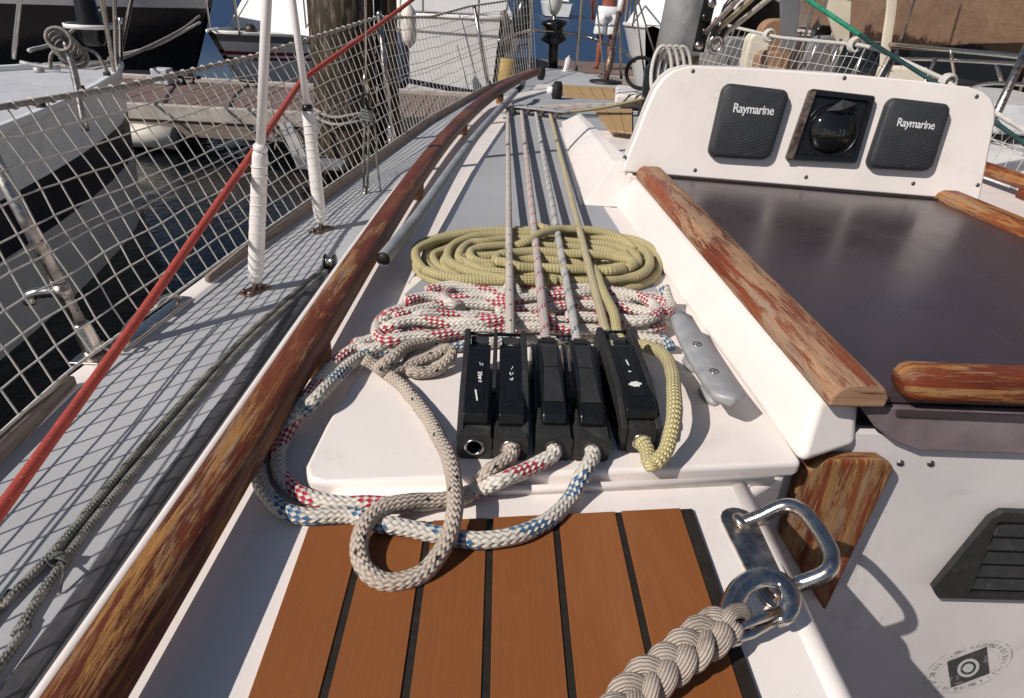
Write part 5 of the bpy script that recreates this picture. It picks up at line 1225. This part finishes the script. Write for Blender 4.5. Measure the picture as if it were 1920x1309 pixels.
# dark hulled boat beyond the pontoon
tD, pD, aD, hD, rD, fD = boat('sailing_yacht', 'black hulled boat beyond the pontoon at upper left', Y(392, 5, 10.6).to_3d()*V((1, 0, 0)).x if False else (Y(392, 5, 10.6).x, 10.9, 0), (1, -.06), 11.0, 2.6, [(-.3, .42, 'shade_grey'), (.42, 1.30, 'black_hull'), (1.30, 1.62, 'gelcoat_grey')], rake=.7, fine=.6, flare=.88)
box_on(tD, 'cabin', 'shade_grey', aD, .3, .8, -.8, .8, 1.5, 2.0, .1)
m = MB(); m.box(V((Y(286, 48, 9.2).x, 9.2, .55)), (.22, .2, .2)); tag(obj('dock_box', m, 'gelcoat_grey', bevel=.02), 'small grey box standing on the pontoon before the black boat', 'box')
# red striped boat
q = Y(396, 46, 10.3)
tR, pR, aR, hR, rR, fR = boat('sailing_yacht', 'white boat with two thin red stripes behind the timber pile', (q.x, 10.25, 0), (-.55, -1), 8.0, 2.7, [(-.3, .66, 'boat_white'), (.66, .70, 'stripe_red'), (.70, .735, 'boat_white'), (.735, .785, 'stripe_red'), (.785, .92, 'boat_white'), (.92, 1.02, 'shade_grey')], rake=.55, fine=.65, deck='cream', flare=.86)
cb = box_on(tR, 'cabin', 'boat_white', aR, .13, .75, -.9, .9, 1.0, 1.50, .14)
pane(tR, cb, aR, .20, .30, -.91+.06, 1.20, 1.38, sgn=-1); pane(tR, cb, aR, .34, .46, -.91+.06, 1.20, 1.38, sgn=-1)
pane(tR, cb, aR, .20, .30, .91-.06, 1.20, 1.38); pane(tR, cb, aR, .34, .46, .91-.06, 1.20, 1.38)
for s_ in (.03, .14, .28): 
    for sd_ in (-1, 1): tubes(tR, 'stanchion', [pR(s_, fR, sd_), pR(s_, fR, sd_)+V((0, 0, .3)), pR(s_, fR, sd_)+V((0, 0, .62))], .014)
for k in range(7): q = pR(.06+.05*k, fR, 1); m = MB(); m.box(q+V((0, -.03, .03)), (.06, .04, .04)); obj('fairlead', m, 'boat_white', tR)
for k, s_ in enumerate((.08, .1)): m = MB(); m.lathe(aR(s_, .2*k-.1, 1.0), (0, 0, 1), [(.09, 0), (.09, .08), (.05, .12)], 12); obj('winch', m, 'dark_metal', tR, shade=True)
# bow-on white boat in the centre
q = Y(949, 40, 9.95)
tC, pC, aC, hC, rC, fC = boat('sailing_yacht', 'white boat bow-on beyond the pontoon in the centre, seen through the net', (q.x, 9.95, 0), (.42, -1), 7.0, 2.8, [(-.3, .34, 'boat_white'), (.34, .43, 'dark_stripe'), (.43, 1.18, 'boat_white'), (1.18, 1.22, 'shade_grey'), (1.22, 1.42, 'boat_white')], rake=.5, fine=.62, deck='boat_white', flare=.74, overhang=.9)
box_on(tC, 'cabin', 'boat_white', aC, .26, .75, -.9, .9, 1.4, 1.85, .14)
for s_ in (.03, .16, .32):
    for sd_ in (-1, 1): tubes(tC, 'stanchion', [pC(s_, fC, sd_), pC(s_, fC, sd_)+V((0, 0, .3)), pC(s_, fC, sd_)+V((0, 0, .65))], .016)
tubes(tC, 'pulpit_tube', [pC(.16, fC, -1)+V((0, 0, .65)), pC(.03, fC, -1)+V((0, 0, .66)), aC(-.01, 0, fC+.6), pC(.03, fC, 1)+V((0, 0, .66)), pC(.16, fC, 1)+V((0, 0, .65))], .016)
m = MB(); q = aC(-.005, 0, fC-.15); m.sweep([q+V((-.06, 0, .25)), q+V((0, -.10, .1)), q+V((.03, -.10, -.25))], rrect(.10, .05, .015), up=(0, 1, 0)); obj('anchor', m, 'dark_metal', tC, bevel=.008)
def fender(label, p, ln, r_, mat='fender_white'):
    t = thing('fender', label, 'fender', p, 'fenders')
    m = MB(); m.lathe(p, (0, 0, 1), [(.01, 0), (r_*.5, .03), (r_*.95, .1), (r_, .18), (r_, ln-.18), (r_*.9, ln-.1), (r_*.4, ln-.03), (.02, ln)], 18); obj('body', m, mat, t, shade=True)
    m = MB(); m.tube([p+V((0, 0, ln)), p+V((.02, 0, ln+.3)), p+V((.04, 0, ln+.6))], .012, 6); obj('lanyard', m, 'white_rope', t, shade=True)
fender('long white fender hanging beside the centre boat above the net', Y(768, 90, 9.75), .55, .10)
fender('dark blue fender hanging low beside the centre boat', Y(752, 168, 9.9), .75, .13, 'fender_blue')
# white boat right of the person
q = Y(1222, 30, 10.2)
tW, pW, aW, hW, rW, fW = boat('sailing_yacht', 'white boat right of the person, behind the mast', (q.x, 10.0, 0), (-.62, -1), 9.0, 3.3, [(-.3, .12, 'dark_stripe'), (.12, 1.42, 'boat_white')], rake=.4, fine=.6, deck='boat_white', flare=.85)
cb = box_on(tW, 'cabin', 'boat_white', aW, .16, .75, -1.0, 1.0, 1.4, 1.9, .14)
pane(tW, cb, aW, .2, .36, -.94, 1.55, 1.78, sgn=-1); pane(tW, cb, aW, .2, .36, .94, 1.55, 1.78)
for s_ in (.03, .14, .26):
    for sd_ in (-1, 1): tubes(tW, 'stanchion', [pW(s_, fW, sd_), pW(s_, fW, sd_)+V((0, 0, .3)), pW(s_, fW, sd_)+V((0, 0, .65))], .016)
tubes(tW, 'pulpit_tube', [pW(.14, fW, -1)+V((0, 0, .65)), pW(.03, fW, -1)+V((0, 0, .66)), aW(-.01, 0, fW+.6), pW(.03, fW, 1)+V((0, 0, .66)), pW(.14, fW, 1)+V((0, 0, .65))], .016)
# far boat out on the water
q = Y(1072, 17, 50)
tF, pF, aF, hF, rF, fF = boat('motor_boat', 'small far white boat on the open water seen stern-on', (q.x-.5, 58, 0), (.06, 1), 8.0, 2.4, [(-.3, .1, 'dark_stripe'), (.1, 1.0, 'boat_white')], deck='boat_white')
box_on(tF, 'cabin', 'boat_white', aF, .3, .8, -.8, .8, 1.0, 1.8, .1)

# ================================================================== motor boat on the right
tM, pM, aM, hM, rM, fM = boat('motor_boat', 'white motor boat with steel rails and tan seats behind the pod', (3.75, 2.0, 0), (-.10, -1), 8.4, 2.7, [(-.3, .2, 'dark_stripe'), (.2, 1.0, 'boat_white')], rake=.6, fine=.7, deck='boat_white', stern=.95, flare=.9)
top = PT([(1548, 84, 7.9), (1552, 79, 7.8), (1600, 77, 7.3), (1785, 94, 5.6), (1920, 107, 4.7), (2060, 125, 4.0)])
m = MB(); m.tube(smooth(top, .08), .017, 10); obj('rail_tube', m, 'steel', tM, shade=True)
for lst in ([(1552, 80, 7.8), (1556, 108, 7.8), (1557, 140, 7.8)], [(1782, 94, 5.6), (1788, 130, 5.6), (1797, 190, 5.6)], [(1868, 120, 5.05), (1880, 158, 5.0)], [(1684, 110, 6.3), (1785, 113, 5.6), (1920, 121, 4.7), (2060, 135, 4.0)], [(1818, 166, 5.3), (1845, 158, 5.1), (1880, 156, 4.9), (1960, 162, 4.5)], [(1720, 140, 6.2), (1790, 152, 5.7)]):
    m = MB(); m.tube(smooth(PT(lst), .06), .013, 8); obj('rail_tube', m, 'steel', tM, shade=True)
for k in range(6):
    q = aM(.30+.07*k, 1.15, 1.0); m = MB(); m.tube([q, q+V((.0, 0, .3)), q+V((.03, 0, .58))], .013, 8); obj('rail_post', m, 'steel', tM, shade=True)
box_on(tM, 'coaming', 'gelcoat_grey', aM, .40, .58, -.9, .9, 1.0, 1.22, .12)
box_on(tM, 'windscreen', 'dark_glass', aM, .585, .60, -.85, .85, 1.0, 1.5, .05, .01)
def seat(u0, u1, v0, v1, y, mat, name='seat'):
    a, b = Y(u0, v1, y), Y(u1, v1, y); h_ = Y((u0+u1)/2, v0, y).z-min(a.z, b.z); w_ = (b-a).length
    prof = [(x+w_/2, z+h_/2) for x, z in rrect(w_, h_, min(w_, h_)*.32, 5)]
    e = (b-a).normalized(); m = MB(); m.prism([a+e*x+V((0, 0, z)) for x, z in prof], (0, .18, 0)); obj(name, m, mat, tM, bevel=.03, seg=3)
seat(1405, 1470, 36, 160, 7.6, 'seat_cushion', 'seat_back'); seat(1385, 1425, 62, 170, 7.0, 'cream', 'seat_back'); seat(1345, 1392, 70, 170, 7.3, 'shade_grey', 'seat_back'); seat(1408, 1455, 96, 180, 6.6, 'seat_cushion', 'seat_squab'); seat(1500, 1560, 68, 170, 8.2, 'shade_grey', 'seat_back'); seat(1515, 1545, 48, 120, 8.6, 'black_plastic', 'gear_bag')
m = MB(); q = Y(1425, 22, 7.9); m.sweep([q+V((.28*math.cos(a), 0, .16*math.sin(a))) for a in [PI*k/12 for k in range(13)]], circ(.02, 8)); obj('wheel_rim', m, 'white_tube', tM, shade=True)
m = MB(); q = Y(1420, 30, 8.4); m.prism([q+V((.42*math.cos(2*PI*k/20), 0, .30*math.sin(2*PI*k/20))) for k in range(20)], (0, .1, 0)); obj('console', m, 'black_plastic', tM, bevel=.03)
for (a, b, c_, d), mt in ((((1462, -40), (1505, -40), (1492, 95), (1466, 95)), 'shade_grey'), (((1530, -40), (1600, -40), (1590, 130), (1562, 60)), 'cream')):
    y = 7.4; m = MB(); m.prism([Y(*q, y) for q in (a, b, c_, d)], (0, .04, 0)); obj('canopy_curtain', m, mt, tM, bevel=.01)
m = MB(); pp = PT([(1668, -60, 6.6), (1672, 0, 6.6), (1668, 40, 6.6), (1662, 80, 6.6), (1657, 140, 6.6)]); m.sweep(smooth(pp, .05), rrect(.09, .03, .01), up=(0, 1, 0), scale=None); obj('canopy_post', m, 'cream', tM, shade=True)
m = MB(); m.tube(PT([(1868, 215, 3.2), (1920, 102, 3.6), (1960, 10, 3.9)]), .02, 10); obj('canopy_stay', m, 'steel_worn', tM, shade=True)
m = MB(); q = Y(1690, 140, 6.1); m.box(q, (.42, .12, .14)); obj('cushion', m, 'cream', tM, bevel=.03)
m = MB(); q = [aM(.60, -1.2, 2.32), aM(.60, 1.2, 2.32), aM(1.0, 1.2, 2.36), aM(1.0, -1.2, 2.36)]; m.prism(q, (0, 0, .03)); obj('canopy', m, 'cream', tM, bevel=.01)
for s_, l_ in ((.62, -1.15), (.62, 1.15), (.98, -1.15), (.98, 1.15)): m = MB(); m.tube([aM(s_, l_, .98), aM(s_, l_, 2.33)], .016, 8); obj('canopy_pole', m, 'steel', tM, shade=True)

# old brown hull-like harbour wall
m = MB(); pts = [(9.0, 26), (7.9, 18), (7.0, 13), (6.3, 9.5), (5.75, 6.5), (5.5, 3.5), (5.5, -2)]
for (a, b), (c_, d) in zip(pts, pts[1:]):
    for z0, z1 in ((-.5, 1.0), (1.0, 2.2), (2.2, 4.2)):
        m.quad((a+.12*z0, b, z0), (c_+.12*z0, d, z0), (c_+.12*z1, d, z1), (a+.12*z1, b, z1))
m.prism([V((a+.504, b, 4.2)) for a, b in pts]+[V((a+3, b, 4.2)) for a, b in pts[::-1]], (0, 0, .1))
tag(obj('harbour_wall', m, 'harbour_stone'), 'brown weathered harbour wall with dark tide line at upper right', 'wall')

# ================================================================== person on the far pontoon
q = Y(1128, 133, 12.9); PX, PY, PZ0 = q.x, 12.9, .572
t = thing('person', 'bare-backed person in white printed shorts standing with back turned on far pontoon', 'person', V((PX, PY, PZ0)))
def skinmesh(name, nodes, edges, mat, parent, sub=2, root=0):
    me = bpy.data.meshes.new(name); me.from_pydata([V(n_[:3]) for n_ in nodes], edges, []); o = bpy.data.objects.new(name, me); COL.objects.link(o)
    ORG[o.name] = V((PX, PY, PZ0)); o.parent = parent; o.location = (0, 0, 0)
    sm = o.modifiers.new('skin', 'SKIN'); sm.use_smooth_shade = True; sm.branch_smoothing = .6
    if not me.skin_vertices: 
        bm = bmesh.new(); bm.from_mesh(me); bm.verts.layers.skin.verify(); bm.to_mesh(me); bm.free()
    for i, n_ in enumerate(nodes):
        d = me.skin_vertices[0].data[i]; d.radius = (n_[3], n_[4] if len(n_) > 4 else n_[3]); d.use_root = (i == root)
    ss = o.modifiers.new('sub', 'SUBSURF'); ss.levels = sub; ss.render_levels = sub
    me.materials.append(MATS[mat]); return o
nd = [(0, 0, .95, .15, .11), (0, .01, 1.10, .14, .10), (0, .015, 1.28, .165, .105), (0, 0, 1.42, .15, .10), (0, .01, 1.50, .06, .06), (0, .03, 1.56, .065, .07), (0, .04, 1.66, .08, .095), (0, .03, 1.74, .06, .07)]
ed = [(0, 1), (1, 2), (2, 3), (3, 4), (4, 5), (5, 6), (6, 7)]
for s_ in (-1, 1):
    k = len(nd)
    nd += [(s_*.09, 0, .88, .095), (s_*.105, .01, .70, .078), (s_*.105+.02, .02, .48, .056), (s_*.10+.01, -.015, .34, .060), (s_*.095, -.02, .10, .038), (s_*.10, -.025, .04, .042, .036), (s_*.115, .06, .03, .042, .026), (s_*.125, .13, .022, .036, .018)]
    ed += [(0, k)]+[(k+i, k+i+1) for i in range(7)]
    k = len(nd)
    el = (.30, .02, 1.12) if s_ < 0 else (.27, -.02, 1.14)
    nd += [(s_*.17, 0, 1.42, .065), (s_*.23, -.01, 1.30, .05), (s_*el[0], el[1]-.03, el[2], .042), (s_*.27, .10, .98, .036), (s_*.25, .17, .90, .027), (s_*.245, .20, .86, .032, .018)]
    ed += [(3, k)]+[(k+i, k+i+1) for i in range(5)]
    h = k+5
    for f in range(4):
        j = len(nd); nd += [(s_*(.245+(f-1.5)*.018), .225, .825, .010), (s_*(.243+(f-1.5)*.018), .235, .79-.006*(f % 2), .009), (s_*(.240+(f-1.5)*.017), .228, .765-.006*(f % 2), .007)]; ed += [(h, j), (j, j+1), (j+1, j+2)]
    j = len(nd); nd += [(s_*.215, .215, .85, .011), (s_*.205, .24, .82, .009)]; ed += [(h, j), (j, j+1)]
skinmesh('body', nd, ed, 'skin', t)
m = MB(); W_ = lambda x, y, z: V((PX+x, PY+y, PZ0+z))
rings = [[W_(.185*math.cos(a)*1.0, .135*math.sin(a)+.005, 1.03) for a in [2*PI*k/24 for k in range(24)]], [W_(.19*math.cos(a), .14*math.sin(a), .93) for a in [2*PI*k/24 for k in range(24)]], [W_(.205*math.cos(a), .145*math.sin(a), .84) for a in [2*PI*k/24 for k in range(24)]]]
loft(m, rings)
for s_ in (-1, 1):
    rg = []
    for z, rx, ry, xo in ((.90, .11, .135, .088), (.80, .112, .13, .098), (.70, .112, .125, .105), (.60, .116, .122, .108), (.585, .112, .118, .108)):
        rg.append([W_(s_*xo+rx*math.cos(a)*(1+.05*math.sin(5*a+z*20)), ry*math.sin(a)*(1+.05*math.cos(4*a+z*15)), z+.008*math.sin(3*a)) for a in [2*PI*k/24 for k in range(24)]])
    loft(m, rg)
sh = obj('shorts', m, 'shorts_cloth', t, shade=True)
m = MB()
for s_ in (-1, 1):
    rg = [[W_(s_*.105+.119*math.cos(a), .132*math.sin(a), z+.012*math.sin(6*a)) for a in [2*PI*k/24 for k in range(24)]] for z in (.725, .755)]
    loft(m, rg)
obj('printed_band', m, 'shorts_print', t, shade=True)
m = MB(); m.lathe(W_(0, .025, 1.60), (0, .05, 1), [(.088, 0), (.098, .06), (.092, .12), (.06, .165), (.005, .18)], 18); obj('hair', m, 'hair', t, shade=True)

# ---- bits of clutter round the bow and under the pontoon
t = thing('bow_bag', 'black cloth bag hanging on the bow pulpit left of the furler', 'bag', Y(975, 75, 6.7))
q = Y(974, 72, 6.7); m = MB(); m.lathe(q, (.08, 0, 1), [(.02, 0), (.07, .04), (.10, .14), (.09, .24), (.05, .32), (.02, .36)], 14); obj('sack', m, 'black_hull', t, shade=True)
m = MB(); m.tube([q+V((.03, 0, .34)), q+V((.05, 0, .6))], .008, 6); obj('cord', m, 'dark_line', t, shade=True)
t = thing('steel_bracket', 'grey angular steel bracket hanging from the pontoon edge behind the net', 'bracket', Y(600, 330, 6.6))
for a, b in (((528, 232), (560, 302)), ((540, 232), (572, 296)), ((600, 232), (575, 300))):
    p, q = Y(*a, 6.7), Y(*b, 6.5); m = MB(); m.sweep([p, q], rrect(.06, .03, .006), up=(0, 1, 0)); obj('arm', m, 'shade_grey', t)
m = MB(); m.prism([Y(*q, 6.45) for q in ((548, 292), (640, 312), (646, 322), (556, 318))], (0, .25, 0)); obj('tray', m, 'shade_grey', t, bevel=.01)
t = thing('hanging_rope', 'thin grey rope end dangling over the pontoon edge by the pile', 'rope', Y(520, 240, 7.2))
m = MB(); m.tube(smooth(PT([(505, 190, 7.4), (512, 215, 7.3), (520, 250, 7.3), (516, 280, 7.3)]), .05), .014, 7, frac=True); obj('strand', m, 'net_rope', t, shade=True)
for i, (u, v) in enumerate(((330, 150), (455, 158), (640, 178))):
    q = Y(u, v, 9.0); q = V((q.x, 9.35, .45)); t = thing('dock_cleat', ['leftmost', 'middle', 'rightmost'][i]+' dark dock cleat on the far edge of the pontoon', 'cleat', q, 'dock cleats')
    for sx_ in (-.06, .06): m = MB(); m.lathe(q+V((sx_, 0, 0)), (0, 0, 1), [(.03, 0), (.02, .03), (.02, .07)], 10); obj('foot', m, 'dark_metal', t, shade=True)
    m = MB(); m.tube([q+V((-.17, 0, .09)), q+V((-.06, 0, .075)), q+V((.06, 0, .075)), q+V((.17, 0, .09))], .022, 8); obj('horn', m, 'dark_metal', t, shade=True)
